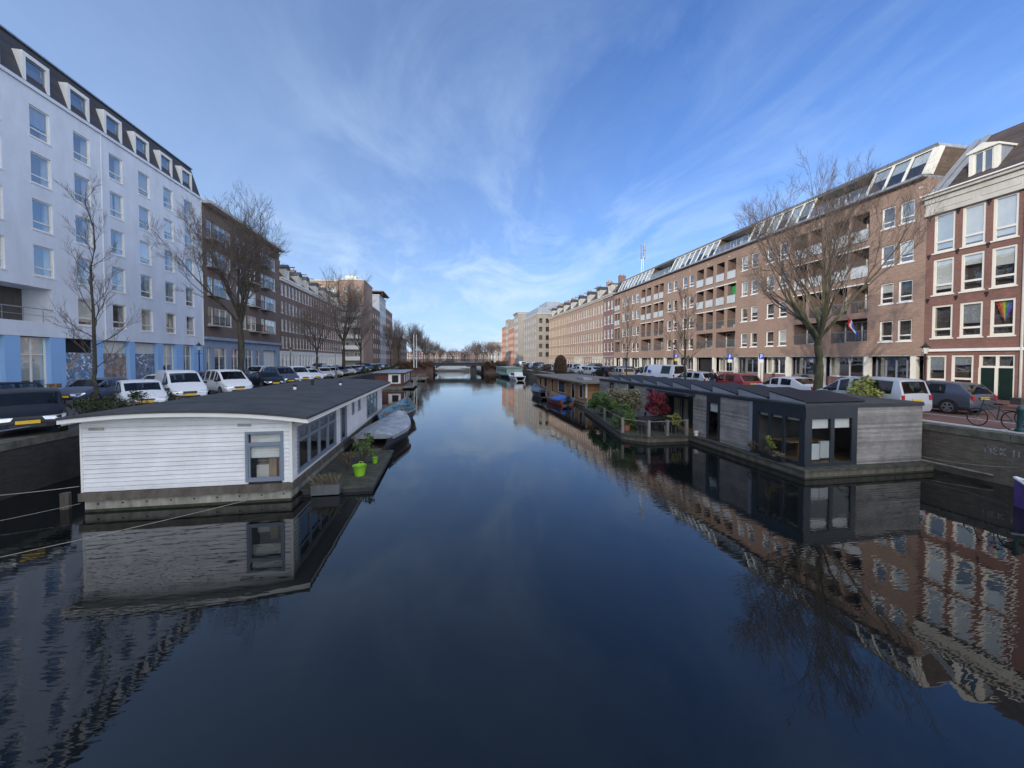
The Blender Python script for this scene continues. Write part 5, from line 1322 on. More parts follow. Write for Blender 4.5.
def grey_boat():
    X0, X1, Y0, Y1, z0, z1 = 13.0, 18.35, 12.0, 31.0, .32, 2.58
    side_ops = [(12.0, 14.42, z0, z1), (16.4, 17.35, z0, z1), (18.45, 22.0, z0, z1), (22.1, 22.9, 1.4, z1), (24.9, 25.7, 1.4, z1), (28.2, 28.9, 1.3, z1)]
    t, off = box_boat('houseboat', 'grey plank-clad flat houseboat with dark corner windows and solar panels on the right', X0, X1, Y0, Y1, z0, z1, 'siding_grey', 'felt', 'rubble', ops_front=[(13.0, 15.28, z0, z1)], ops_side=side_ops, over=.03, deck=.38)
    def win(name, m_, pane, fmat='dark_frame'):
        o = m_.build(name, M[fmat], t); pane.build('pane', M['boat_glass'], o); return o
    # dark corner: front part
    m = MB(off); Y = Y0-.03; m.box(13.0, 15.28, Y, Y+.06, z0, z0+.14); m.box(13.0, 15.28, Y, Y+.06, 2.08, z1-.102)
    for a, b in ((12.97, 13.28), (14.1, 14.26), (15.05, 15.28)): m.box(a, b, Y+.001, Y+.06, z0+.14, 2.08)
    p = MB(off); p.face([(13.2, Y+.04, z0+.1), (15.1, Y+.04, z0+.1), (15.1, Y+.04, 2.1), (13.2, Y+.04, 2.1)])
    w1 = win('corner_window', m, p)
    m = MB(off); X = X0-.03; m.box(X, X+.06, 12.031, 14.42, z0, z0+.14); m.box(X, X+.06, 12.031, 14.42, 2.08, z1-.102)
    for a, b in ((12.031, 12.2), (12.82, 12.95), (13.48, 13.6), (14.14, 14.42)): m.box(X+.001, X+.06, a, b, z0+.14, 2.08)
    p = MB(off); p.face([(X+.04, 12.1, z0+.1), (X+.04, 14.2, z0+.1), (X+.04, 14.2, 2.1), (X+.04, 12.1, 2.1)])
    w2 = win('corner_window', m, p)
    for i, (a, b) in enumerate(((13.3, 14.08), (14.28, 15.03))):
        m = MB(off); m.box(a, b, Y0+.07, Y0+.10, 1.72, 2.08); m.build('roller_blind', M['blind'], w1)
    for a, b in ((12.25, 12.8), (12.98, 13.45), (13.65, 14.1)):
        m = MB(off); m.box(X0+.07, X0+.10, a, b, 1.98, 2.08); m.build('roller_blind', M['blind'], w2)
    m = MB(off); m.box(13.4, 14.05, Y0+.35, Y0+.42, z0+.15, z0+.75); m.box(14.25, 14.75, Y0+.5, Y0+.58, z0+.15, z0+.8); m.build('chair', M['boat_white'], t)
    m = MB(off); m.box(13.3, 15.0, Y0+.9, Y0+1.7, z0+.68, z0+.73); m.box(14.0, 14.1, Y0+1.2, Y0+1.3, z0+.02, z0+.68); m.build('table', M['wood'], t)
    m = MB(off); m.box(X0-.02, X0+.0, 14.43, 14.62, z0, z1-.11); m.build('zinc_trim', M['zinc'], t)
    # tall side window
    m = MB(off); m.box(X, X+.05, 16.4, 16.55, z0, z1-.102); m.box(X, X+.05, 17.2, 17.35, z0, z1-.102); m.box(X+.001, X+.05, 16.55, 17.2, z0, z0+.14); m.box(X+.001, X+.05, 16.55, 17.2, 2.12, z1-.102)
    p = MB(off); p.face([(X+.03, 16.5, z0), (X+.03, 17.25, z0), (X+.03, 17.25, 2.2), (X+.03, 16.5, 2.2)]); w3 = win('side_window', m, p)
    m = MB(off); m.box(X0+.07, X0+.09, 16.56, 17.19, 1.7, 2.12); m.build('roller_blind', M['blind'], w3)
    # recess with sliding doors and canopy
    m = MB(off); m.box(X0+1.2, X0+1.25, 18.45, 22.0, z0, z1-.12); m.box(X0+.02, X0+1.2, 18.40, 18.44, z0, z1-.12); m.box(X0+.02, X0+1.2, 22.01, 22.05, z0, z1-.12); m.build('recess_wall', M['dark_frame'], t)
    m = MB(off)
    for a, b in ((18.8, 19.5), (20.6, 21.2), (21.4, 21.9)): m.box(X0+1.1, X0+1.19, a, b, z0+.1, z1-.45)
    m.build('curtain', M['curtain'], t)
    m = MB(off); m.box(X0+.9, X0+.95, 18.5, 21.95, z0+.0, z0+.08); m.box(X0+.9, X0+.95, 18.5, 21.95, 2.15, 2.25)
    for y in (18.5, 19.6, 20.7, 21.85): m.box(X0+.9, X0+.95, y, y+.1, z0+.08, 2.15)
    p = MB(off); p.face([(X0+.92, 18.5, z0), (X0+.92, 21.9, z0), (X0+.92, 21.9, 2.2), (X0+.92, 18.5, 2.2)]); win('sliding_door', m, p)
    m = MB(off); m.box(X0-.55, X0+.0, 18.3, 22.3, 2.32, 2.45); m.box(X0-.001+.002, X0+.3, 18.46, 21.99, 2.1, 2.46); m.build('canopy', M['dark_frame'], t)
    for a, b, c in ((22.1, 22.9, 1.4), (24.9, 25.7, 1.4), (28.2, 28.9, 1.3)):
        m = MB(off); m.box(X, X+.05, a, b, c, c+.07); m.box(X, X+.05, a, b, 2.4, z1-.102); m.box(X, X+.05, a, a+.07, c+.07, 2.4); m.box(X, X+.05, b-.07, b, c+.07, 2.4)
        p = MB(off); p.face([(X+.03, a, c), (X+.03, b, c), (X+.03, b, 2.5), (X+.03, a, 2.5)]); win('side_window', m, p)
    m = MB(off); m.box(X0-.02, X0, 25.9, 26.0, z0, z1-.11); m.build('corner_post', M['stone'], t)
    # solar panels in a row on the roof (parts of the boat's roof)
    for k in range(10):
        y = 12.25+1.72*k
        m = MB(off); x0, x1 = X0+.25, X0+3.0
        m.prism([(y, z1+.09), (y+1.62, z1+.36), (y+1.62, z1+.40), (y, z1+.13)], 'x', x0, x1); o = m.build('solar_panel', M['solar'], t)
        m = MB(off); m.prism([(y+.02, z1+.055), (y+1.6, z1+.055), (y+1.6, z1+.35), (y+.02, z1+.085)], 'x', x0+.0, x0+.03); m.build('side_plate', M['zinc'], o); m = MB(off); m.prism([(y+.02, z1+.055), (y+1.6, z1+.055), (y+1.6, z1+.35), (y+.02, z1+.085)], 'x', x1-.03, x1); m.build('side_plate', M['zinc'], o)
    m = MB(off); m.box(X1-1.9, X1-.6, 13.5, 30, z1+.051, z1+.16); m.build('roof_upstand', M['slate'], t)
    return t
grey_boat()
def brown_boat():
    X0, X1, Y0, Y1, z0, z1 = 12.6, 17.9, 33.2, 52.0, .28, 2.15
    ops = [(33.9, 35.0, .6, 1.95), (36.2, 37.3, .35, 1.95), (39.3, 41.8, .6, 1.95), (43.6, 44.7, .35, 1.95), (46.5, 48.2, .7, 1.95), (49.5, 50.6, .7, 1.95)]
    t, off = box_boat('houseboat', 'brown wooden houseboat with wide flat roof beyond the green bushes', X0, X1, Y0, Y1, z0, z1, 'siding_brown', 'deck_grey', ops_side=ops, over=.55, fm='wood', bh=.12, deck=.35)
    m = MB(off); m.box(X0-.04, X0+.12, Y0-.05, Y0-.015, z0, z1-.1); m.build('corner_post', M['white'], t)
    for a, b, c, d in ops:
        m = MB(off); m.box(X0-.03, X0+.03, a, a+.08, c, d); m.box(X0-.03, X0+.03, b-.08, b, c, d); m.box(X0-.029, X0+.03, a+.08, b-.08, c, c+.08); m.box(X0-.029, X0+.03, a+.08, b-.08, d-.08, d)
        o = m.build('window', M['stone'], t); p = MB(off); p.face([(X0, a, c), (X0, b, c), (X0, b, d), (X0, a, d)]); p.build('pane', M['boat_glass'], o)
    m = MB(off); m.box(X0+.8, X0+1.7, 36, 38, z1+.051, z1+.3); m.build('roof_light', M['zinc'], t)
brown_boat()
def far_left_boat():
    X0, X1, Y0, Y1, z0, z1 = -9.8, -6.0, 57.5, 71, .35, 2.35
    t, off = box_boat('houseboat', 'dark red wooden houseboat with flat roof and small terrace far left', X0, X1, Y0, Y1, z0, z1, 'siding_red', 'metal', side=1, over=.4, fm='concrete', bh=.12, deck=.0)
    m = MB(off); m.box(-8.0, -6.3, Y0-.06, Y0-.015, .75, 2.1); o = m.build('window', M['white'], t)
    m = MB(off); m.box(-7.5, -6.6, Y0-.075, Y0-.06, .9, 1.95); m.build('pane', M['dark'], o)
    for k in range(3):
        m = MB(off); m.box(X1+.015, X1+.05, 59+k*3.5, 60.6+k*3.5, .8, 2.0); m.build('window', M['white'], t)
    m = MB(off); m.box(-6.0, -4.4, Y0-.5, 66, .2, .35); m.box(-8.5, -4.4, Y0-1.5, Y0-.5, .2, .34); m.build('terrace', M['deck_grey'], t)
    m = MB(off)
    for y in (57.2, 59.5, 62, 64.5): m.box(-4.5, -4.42, y, y+.08, .35, 1.5)
    m.box(-4.5, -4.43, 57.2, 66, 1.4, 1.46); m.box(-4.5, -4.43, 57.2, 66, .9, .95); m.build('terrace_railing', M['concrete'], t)
far_left_boat()
# wooden fence / landing stages beyond it
t = thing('landing_stage', 'weathered wooden landing stage with slatted front beyond the red houseboat', 'jetty', (-7.0, 76, 0))
m = MB(); m.box(-2.5, 3.4, 0, 12, .25, .38); m.build('deck', M['deck_grey'], t)
m = MB()
for k in range(6): m.box(-2.4+k*1.15, -2.28+k*1.15, -.1, 0, -.5, 1.35)
for z in (.5, .8, 1.1, 1.3): m.box(-2.5, 3.5, -.05, -.0, z, z+.12)
m.build('fence_panel', M['deck_grey'], t)

# ------------------------------------------------------------------ plant terrace on the right boat
def terrace():
    t = thing('floating_terrace', 'floating timber terrace with post and rail fence full of plants', 'terrace', (11, 24, 0))
    off = (-11, -24, 0)
    m = MB(off); m.prism([(9.35, 19.3), (10.3, 18.2), (12.58, 18.2), (12.58, 30.0), (11.3, 30.0)], 'z', -.4, .2); m.build('float', M['rubble'], t)
    m = MB(off); m.prism([(9.3, 19.27), (10.27, 18.15), (12.6, 18.15), (12.6, 30.05), (11.25, 30.05)], 'z', .202, .31); m.build('deck', M['deck'], t)
    pts = [(11.32, 29.8), (10.85, 27), (10.2, 23.5), (9.5, 19.5), (10.35, 18.28), (11.4, 18.28), (12.5, 18.28)]
    for i, p in enumerate(pts):
        m = MB(off); m.box(p[0]-.07, p[0]+.07, p[1]-.07, p[1]+.07, .31, 1.12); m.build('post', M['deck_grey'], t)
    m = MB(off)
    for a, b in zip(pts, pts[1:]):
        m.tube([(a[0], a[1], 1.05), (b[0], b[1], 1.05)], .025, 5)
    m.build('rail', M['deck_grey'], t)
terrace()
bush('red_shrub', 'crimson-leaved round shrub on the floating terrace', 'shrub', (12.0, 20.2, .31), [((0, 0, 1.45), (.72, .7, .72)), ((.1, .2, 1.2), (.6, .7, .5))], 5200, .055, 'leaf_red', seed=7)
bush('conifer_bush', 'dense mid green bush at far end of the floating terrace', 'bush', (11.0, 25.0, .31), [((0, 0, 1.0), (.9, 1.3, 1.1)), ((-.1, .7, .9), (.8, .9, .9))], 9000, .07, 'leaf_green', seed=8)
bush('variegated_shrub', 'tall pale variegated shrub right of the green bush on the terrace', 'shrub', (10.8, 21.9, .31), [((0, 0, 1.35), (1.05, 1.3, 1.0)), ((.3, -.3, 1.6), (.8, .9, .7))], 7500, .06, 'leaf_pale', seed=9)
bush('trailing_bush', 'green bush spilling over the near rail of the terrace', 'bush', (10.0, 20.9, .31), [((0, 0, .7), (.65, 1.0, .75)), ((.1, -.8, .5), (.5, .6, .5))], 4200, .055, 'leaf_green', seed=10)
bush('yellow_shrub', 'low yellow-green shrub right of the crimson one', 'shrub', (12.1, 18.9, .31), [((0, 0, .62), (.62, .42, .36)), ((.3, .2, .75), (.35, .35, .3))], 1900, .045, 'leaf_yellow', seed=12)
for i, (x, y, s_, mt, lb) in enumerate(((10.0, 20.0, .2, 'terracotta', 'terracotta pot beside the trailing bush on the terrace'), (12.2, 19.0, .26, 'black_metal', 'black pot under the yellow-green shrub'), (11.9, 20.2, .3, 'planter', 'grey tub under the crimson shrub'), (10.9, 21.9, .28, 'terracotta', 'terracotta tub under the variegated shrub'))):
    m = MB(); m.smooth = 40; m.lathe([(s_*.75, 0), (s_, s_*1.5), (s_*1.08, s_*1.55), (s_*.9, s_*1.5)], (0, 0, 0), 12); o = m.build('plant_pot', M[mt], None, (x, y, .312)); tag(o, lb, 'pot')
t = thing('garden_table', 'dark garden table under a cover on the terrace', 'table', (11.3, 19.6, .31)); m = MB(); m.box(-.75, .75, -.45, .45, .7, .75); m.build('tabletop', M['black_metal'], t)
for sx in (-.65, .65):
    for sy in (-.38, .38): m = MB(); m.box(sx-.03, sx+.03, sy-.03, sy+.03, 0, .7); m.build('leg', M['black_metal'], t)
for i, (x, y) in enumerate(((10.4, 18.9), (11.9, 18.8), (11.2, 20.6))):
    t = thing('garden_chair', ['black garden chair nearest the water at the terrace table', 'black garden chair beside the crimson shrub at the terrace table', 'black garden chair on the far side of the terrace table'][i], 'chair', (x, y, .31), i*2.0, 'garden chairs on the terrace')
    m = MB(); m.box(-.22, .22, -.22, .22, .42, .46); m.build('seat', M['black_metal'], t); m = MB(); m.box(-.22, .22, .2, .23, .46, .9); m.build('backrest', M['black_metal'], t)
    for sx in (-.2, .2):
        for sy in (-.2, .2): m = MB(); m.tube([(sx, sy, 0), (sx, sy, .42)], .012, 4); m.build('leg', M['metal'], t)
# pots on the narrow deck
t = bush('potted_shrub', 'leafy yellowish potted plant before the dark corner windows of the grey houseboat', 'shrub', (12.78, 13.3, .34), [((0, 0, .5), (.16, .28, .22)), ((.0, .05, .75), (.1, .15, .2))], 620, .03, 'leaf_yellow', seed=15)
t = bush('heather_pot', 'low grey-green heather left of the yellowish potted plant', 'shrub', (12.78, 12.95, .34), [((0, 0, .2), (.16, .3, .16))], 700, .022, 'leaf_pale', seed=16)
t = bush('heather_pot', 'low reddish plant left of the houseboat corner windows', 'shrub', (12.78, 14.2, .34), [((0, 0, .3), (.15, .3, .25))], 420, .025, 'leaf_brown', seed=17)
m = MB(); m.box(-.12, .12, -.55, .45, 0, .16); tag(m.build('plant_trough', M['black_metal'], None, (12.78, 13.2, .325)), 'low black plant trough on the side deck of the grey houseboat', 'planter')
m = MB(); m.smooth = 40; m.lathe([(.09, 0), (.12, .22), (.125, .24), (.1, .23)], (0, 0, 0), 12); tag(m.build('white_pot', M['white'], None, (12.8, 17.9, .325)), 'small white pot on the side deck by the tall window', 'pot')
bush('ivy_column', 'tall brown ivy-covered stump behind the brown wooden houseboat', 'shrub', (18.7, 61.0, ST-.3), [((0, 0, 1.4), (1.15, 1.2, 1.5)), ((.05, 0, 2.3), (.95, 1.0, 1.2))], 12000, .08, 'leaf_brown', seed=18)
for i, (x, y, s_) in enumerate(((18.9, 70, 1.0), (18.7, 77, .8), (18.9, 90, .9), (18.8, 101, 1.1))):
    bush('quay_shrub', 'scrubby shrub on the far right quay edge, %s beyond the ivy stump' % ordn[i], 'shrub', (x, y, ST), [((0, 0, .7*s_), (1.0*s_, 1.8*s_, .8*s_))], 900, .10, 'leaf_dry' if i % 2 else 'leaf_brown', seed=40+i, group='shrubs along the far right quay')
for i, (x, y) in enumerate(((-13.6, 70), (-13.5, 80), (-13.4, 92), (-13.4, 104))):
    bush('quay_shrub', 'dark scrubby shrub on the far left quay edge, %s beyond the white vans' % ordn[i], 'shrub', (x, y, ST), [((0, 0, .7), (.8, 2.0, .8))], 900, .10, 'leaf_dark', seed=50+i, group='shrubs along the far left quay')

# ------------------------------------------------------------------ bridge
def bridge():
    t = thing('bridge', 'dark low canal bridge with railings at the end of the water', 'bridge', (4.4, 124, 0))
    off = (-4.4, -124, 0)
    m = MB(off); m.box(-3.4, 12.0, 120, 128, 2.15, 3.05); m.box(-13.3, -3.4, 120.2, 127.8, 2.3, 3.3) if False else None; m.build('deck', M['black_metal'], t)
    m = MB(off); m.box(-6, 15, 119.9, 128.1, 3.052, 3.2); m.build('kerb', M['boat_dark'], t)
    m = MB(off); m.box(8.2, 9.8, 121, 127, -.5, 2.24); m.build('pier', M['boat_dark'], t)
    m = MB(off)
    for y in (120.1, 127.9):
        for z in (3.55, 3.9, 4.28): m.box(-6, 15, y-.03, y+.03, z, z+.05)
        k = -6
        while k <= 15: m.box(k-.04, k+.04, y-.04, y+.04, 3.2, 4.3); k += 1.4
        k = -6
        while k <= 15: m.box(k-.03, k+.03, y-.02, y+.02, 3.2, 4.28); k += .28
    m.build('railing', M['black_metal'], t)
    m = MB(off); m.box(-2.9, -2.75, 119.5, 119.8, 1.2, 1.9); m.box(-2.2, -2.05, 119.5, 119.8, 1.2, 1.9); m.box(-2.75, -2.2, 119.5, 119.8, 1.2, 1.32); m.build('waterway_marker', M['white'], t)
bridge()
for lb, x0, x1 in (('brown brick bridge abutment wall on the left side', -13.3, -3.45), ('brown brick bridge abutment wall on the right side', 12.05, 18.8)):
    t = thing('abutment_wall', lb, 'wall', (x0, 118, 0)); m = MB(); m.box(0, x1-x0, 0, 12, -1, 3.0); m.build('masonry', M['abut_brick'], t)
    m = MB(); m.box(-.05, x1-x0+.05, -.08, .4, 3.0, 3.2); m.build('coping', M['quay_cap'], t)
    m = MB(); m.box(.2, x1-x0-.2, -1.2, -.02, -.4, .18); m.build('fender_beam', M['rubble'], t)
bush('bank_scrub', 'russet scrub growing over the left bridge abutment', 'shrub', (-9, 117.5, .2), [((i*1.7-4, 0, 2.4+.3*(i % 2)), (1.5, 1.0, 1.3)) for i in range(6)], 5200, .16, 'leaf_brown', seed=61, stem=False)
bush('bank_scrub', 'russet scrub growing over the right bridge abutment', 'shrub', (15.5, 117.5, .2), [((i*1.5-3, 0, 2.3+.3*(i % 2)), (1.4, 1.0, 1.2)) for i in range(5)], 4400, .16, 'leaf_brown', seed=62, stem=False)
for i, x in enumerate((-8.6, -7.9)):
    m = MB(); m.tube([(0, 0, 0), (0, 0, 9.5)], [.14, .09], 8); tag(m.build('white_pole', M['white'], None, (x, 112, ST)), ['white pole, left of the pair by the left bridge abutment', 'white pole, right of the pair by the left bridge abutment'][i], 'pole', 'pair of white poles by the bridge')

# ------------------------------------------------------------------ street furniture
def lantern(label, x, y, h=4.2, group='old-style street lanterns'):
    t = thing('street_lamp', label, 'street lamp', (x, y, ST), 0, group)
    m = MB(); m.smooth = 40; m.lathe([(.13, 0), (.13, .5), (.07, .62), (.055, 1.2), (.045, h-.7), (.07, h-.66), (.03, h-.6)], (0, 0, 0), 10); m.tube([(-.3, 0, h-.95), (.3, 0, h-.95)], .018, 5); m.build('post', M['black_metal'], t)
    m = MB(); m.lathe([(.09, h-.6), (.19, h-.2)], (0, 0, 0), 6); m.build('lantern_glass', M['lamp_glass'], t)
    m = MB(); m.lathe([(.30, h-.2), (.12, h-.06), (.09, h), (.03, h+.08), (.01, h+.18)], (0, 0, 0), 8); m.build('lamp_cap', M['black_metal'], t)
lantern('black street lantern before the red brick house on the right', 31.0, 20.2, 3.5)
lantern('black street lantern before the last pale block pillar on the left', -22.9, 41.0, 4.0)
lantern('black street lantern before the brick terrace on the left', -22.9, 63.0, 4.2)
lantern('black street lantern before the long tan block on the right', 28.9, 45.0, 4.6)
t = thing('street_lamp', 'modern flat-topped grey street lamp on the left quay', 'street lamp', (-14.2, 54.0, ST))
m = MB(); m.tube([(0, 0, 0), (0, 0, 4.0)], .06, 8); m.box(-.16, .16, -.16, .16, 0, 1.0); m.build('post', M['metal'], t); m = MB(); m.lathe([(.12, 3.9), (.5, 4.05), (.5, 4.12), (.1, 4.2)], (0, 0, 0), 12); m.build('lamp_head', M['zinc'], t)
def parking_sign(label, x, y, h, arrow=False, yellow=False, rz=0.0):
    t = thing('parking_sign', label, 'road sign', (x, y, ST), rz, 'blue parking signs on the right bank')
    m = MB(); m.tube([(0, 0.03, 0), (0, 0.03, h)], .03, 6); m.build('pole', M['metal'], t)
    m = MB(); m.box(-.24, .24, -.02, 0, h-.58, h-.04); m.build('sign_plate', M['sign_blue'], t)
    m = MB(); z = h-.5  # letter P
    m.box(-.11, -.04, -.026, -.021, z, z+.38); m.box(-.04, .07, -.026, -.021, z+.32, z+.38); m.box(-.04, .07, -.026, -.021, z+.15, z+.21); m.box(.05, .11, -.0262, -.0212, z+.18, z+.35); m.build('letter', M['sign_white'], t)
    m = MB(); m.box(-.24, .24, -.018, 0, h-.92, h-.6); m.build('lower_plate', M['sign_yellow'] if yellow else M['sign_white'], t)
parking_sign('blue parking sign on a pole right of the mossy tree', 28.9, 25.6, 3.1)
parking_sign('blue parking sign on a pole behind the red hatchback', 28.9, 35.2, 3.1)
parking_sign('blue parking sign with yellow plate right of the long white van', 28.9, 44.5, 3.2, yellow=True)
parking_sign('blue parking sign on a pole left of the mossy tree', 28.9, 31.2, 3.1)
t = thing('litter_bin', 'black litter bin below the parking sign on the right bank', 'bin', (29.2, 27.1, ST)); m = MB(); m.smooth = 35; m.lathe([(.27, 0), (.3, .1), (.3, .95), (.32, .97), (.24, 1.15), (.1, 1.22)], (0, 0, 0), 14); m.build('bin_body', M['black_metal'], t); m = MB(); m.box(-.16, .16, -.33, -.26, .72, .86); m.build('opening', M['metal'], t)
# orange safety barrier boards
for i, (y0, y1) in enumerate(((25.6, 27.0), (28.2, 29.6))):
    t = thing('low_barrier', ['low reddish barrier board right of the mossy tree', 'low reddish barrier board left of the litter bin'][i], 'barrier', (28.3, y0, ST)); m = MB(); m.box(-.03, .03, 0, y1-y0, .45, .95); m.build('board', M['terracotta'], t)
    for q in (0.1, y1-y0-.1): m = MB(); m.box(-.05, .05, q-.04, q+.04, 0, 1.0); m.build('leg', M['metal'], t)
# flag on the facade
t = thing('facade_flag', 'red, white and blue flag hanging on a slanting pole over a balcony', 'flag', (32.9, 25.9, 6.5))
m = MB(); m.tube([(0, 0, .0), (-1.3, -.1, 1.3)], .02, 5); m.build('pole', M['wood'], t)
m = MB(); nx = 8
for k in range(3):
    for j in range(nx):
        def P(a, b): 
            q = b*1.55; return (-1.25+a*.75+.03*sin(b*9), -.1-.10*sin(b*6+a*4)-b*.22, 1.25-a*.75-q*.62)
        m.face([P(k/3, j/nx), P((k+1)/3, j/nx), P((k+1)/3, (j+1)/nx), P(k/3, (j+1)/nx)], k)
m.build('cloth', [M['flag_red'], M['sign_white'], M['sign_blue']], t)
# bicycles
def bike_tree(label, x, y, rz, frame='black_metal', group='bicycles parked on the quays', crate=False):
    t = thing('bicycle', label, 'bicycle', (x, y, ST), rz, group)
    for wx in (-.53, .53):
        m = MB(); n = 20; m.tube([(wx+.33*cos(2*pi*k/n), 0, .34+.33*sin(2*pi*k/n)) for k in range(n+1)], .02, 5, caps=False)
        w = m.build('wheel', M['tyre'], t); m = MB()
        for k in range(8): m.tube([(wx, 0, .34), (wx+.32*cos(k*pi/4), 0, .34+.32*sin(k*pi/4))], .004, 3)
        m.build('spokes', M['metal'], w)
    m = MB(); S_ = (-.15, 0, .82); B_ = (-.08, 0, .32); Hd = (.36, 0, .88)
    for a, b in ((S_, B_), (B_, Hd), ((-.13, 0, .7), Hd), (B_, (-.53, 0, .34)), ((-.14, 0, .74), (-.53, 0, .34)), (Hd, (.53, 0, .34)), (Hd, (.33, 0, 1.02))): m.tube([a, b], .018, 6)
    m.build('frame', M[frame], t)
    m = MB(); m.tube([(.2, -.28, 1.0), (.34, -.2, 1.06), (.36, 0, 1.04), (.34, .2, 1.06), (.2, .28, 1.0)], .014, 5); m.build('handlebar', M['black_metal'], t)
    m = MB(); m.prism([(-.3, -.09), (-.3, .09), (0, .03), (0, -.03)], 'z', .86, .92); m.build('saddle', M['black_metal'], t)
    m = MB(); m.box(-.75, -.3, -.07, .07, .69, .71); m.build('rack', M['black_metal'], t)
    if crate: m = MB(); m.box(.42, .8, -.22, .22, .85, 1.1); m.build('crate', M[crate], t)
    return t
bike_tree('teal bicycle standing on the right quay at the right edge', 20.0, 10.9, R(80), 'teal')
bike_tree('black bicycle with front crate leaning by the cargo bike on the right quay', 20.9, 10.2, R(70), crate='rubble')
bike_tree('black bicycle parked on the left pavement before the blue pillar', -22.4, 24.2, R(80))
bike_tree('black bicycle with crate on the left pavement beside the large shop window', -22.5, 26.2, R(95), crate='wood')
t = thing('cargo_bicycle', 'cargo bicycle with beige box on the right quay at the right edge', 'cargo bike', (20.0, 8.7, ST), R(85))
for wx, r in ((-.9, .33), (.95, .25)):
    m = MB(); m.tube([(wx+r*cos(2*pi*k/18), 0, r+r*sin(2*pi*k/18)) for k in range(19)], .025, 5, caps=False); m.build('wheel', M['tyre'], t)
m = MB(); m.prism([(-.25, .35), (.55, .35), (.7, .85), (-.35, .85)], 'y', -.3, .3); m.build('box', M['cream'] if False else M['stone'], t)
m = MB(); m.tube([(-.9, 0, .33), (-.5, 0, .35), (.6, 0, .3), (.95, 0, .25)], .03, 5); m.tube([(-.55, 0, .35), (-.65, 0, .9)], .02, 5); m.tube([(-.35, -.25, 1.02), (-.35, .25, 1.02)], .015, 5); m.tube([(-.35, 0, .4), (-.35, 0, 1.02)], .02, 5); m.build('frame', M['black_metal'], t)
m = MB(); m.box(-.78, -.52, -.08, .08, .9, .96); m.build('saddle', M['black_metal'], t)
# tree trunk at the right edge (crown above the frame)
tree('street_tree', 'rough-barked tree trunk beside the bicycles at the right edge', (20.9, 10.9, ST), .4, 77, 9.0, .13, .7, 1.2 if False else 3.2, bark='bark_green', levels=4, nlimb=4, kids_=2, upright=1.2) if False else None
t = thing('quay_bollard', 'dark green iron bollard among the bicycles on the right quay', 'bollard', (19.7, 10.1, ST)); m = MB(); m.smooth = 40; m.lathe([(.12, 0), (.12, .1), (.08, .14), (.075, .72), (.1, .76), (.09, .86), (.03, .92)], (0, 0, 0), 10); m.build('post', M['teal'], t)
# graffiti letters on the quay wall
def strokes(segs, y, z, s_):
    m = MB()
    for (a, b, c, d) in segs:
        pa = Vector((0, -a*s_, b*s_)); pb = Vector((0, -c*s_, d*s_)); dr = (pb-pa).normalized(); n = Vector((0, -dr.z, dr.y))*.022
        m.face([pa-n, pb-n, pb+n, pa+n])
    return m
LT = [(0, 0, 0, 1), (0, 1, .3, .4), (.3, .4, .6, 1), (.6, 1, .6, 0),  (.9, 0, .9, 1), (.9, 0, 1.3, 0), (.9, .5, 1.2, .5), (.9, 1, 1.3, 1), (1.6, 0, 1.6, 1), (1.6, .45, 2.1, 1), (1.6, .45, 2.15, 0), (2.9, 0, 2.9, 1), (3.4, 0, 3.4, .9)]
o = strokes(LT, 0, 0, .24).build('graffiti', M['graffiti'], None, (18.797, 10.45, 1.0)); tag(o, 'faded white graffiti letters on the right quay wall', 'graffiti')
# mooring lines and boom
def line(label, a, b, sag, r=.012, mat='rope', name='mooring_rope'):
    a = Vector(a); b = Vector(b); m = MB(); n = 14
    m.tube([tuple((a.lerp(b, k/n)-a)+Vector((0, 0, -sag*4*(k/n)*(1-k/n)))) for k in range(n+1)], r, 5)
    return tag(m.build(name, M[mat], None, tuple(a)), label, 'rope')
line('pale mooring rope running low over the water from the white houseboat', (-4.65, 12.5, .36), (-11.9, 8.2, .12), .10, .008)
line('thin mooring rope near the left quay wall', (-10.05, 12.55, .75), (-13.3, 11.6, .85), .06, .010)
line('low rope running from left houseboat corner out of the frame', (-10.0, 12.5, .28), (-13.2, 10.5, .1), .03, .006)
t = tag(line('grey mooring boom between the grey houseboat and the right quay', (18.3, 12.0, .35), (18.75, 10.2, .25), 0, .05, 'deck_grey', 'mooring_boom'), 'grey mooring boom between the grey houseboat and the right quay', 'boom')
line('thin rope from the grey houseboat corner to the quay wall', (18.35, 12.1, .5), (18.78, 9.6, .7), .1, .01)
m = MB(); m.smooth = 50; m.lathe([(.02, 0), (.13, .08), (.16, .25), (.12, .42), (.04, .5)], (0, 0, 0), 10); tag(m.build('fender', M['boat_white'], None, (-13.1, 13.2, .55)), 'white fender hanging on the left quay wall', 'fender')
m = MB(); m.tube([(0, 0, 0), (0, 0, .85)], .12, 8); tag(m.build('mooring_pile', M['rubble'], None, (-10.75, 13.0, -.4)), 'short weathered mooring pile at left corner of the white houseboat', 'pile')
m = MB(); m.tube([(0, 0, 0), (0, 28, 0)], .022, 6); 
for k in range(8): m.tube([(0, .2+k*3.9, -.35), (0, .2+k*3.9, 0)], .02, 5)
tag(m.build('quay_rail', M['metal'], None, (-13.45, 2, ST+.33)), 'low metal rail along the left quay edge', 'railing')

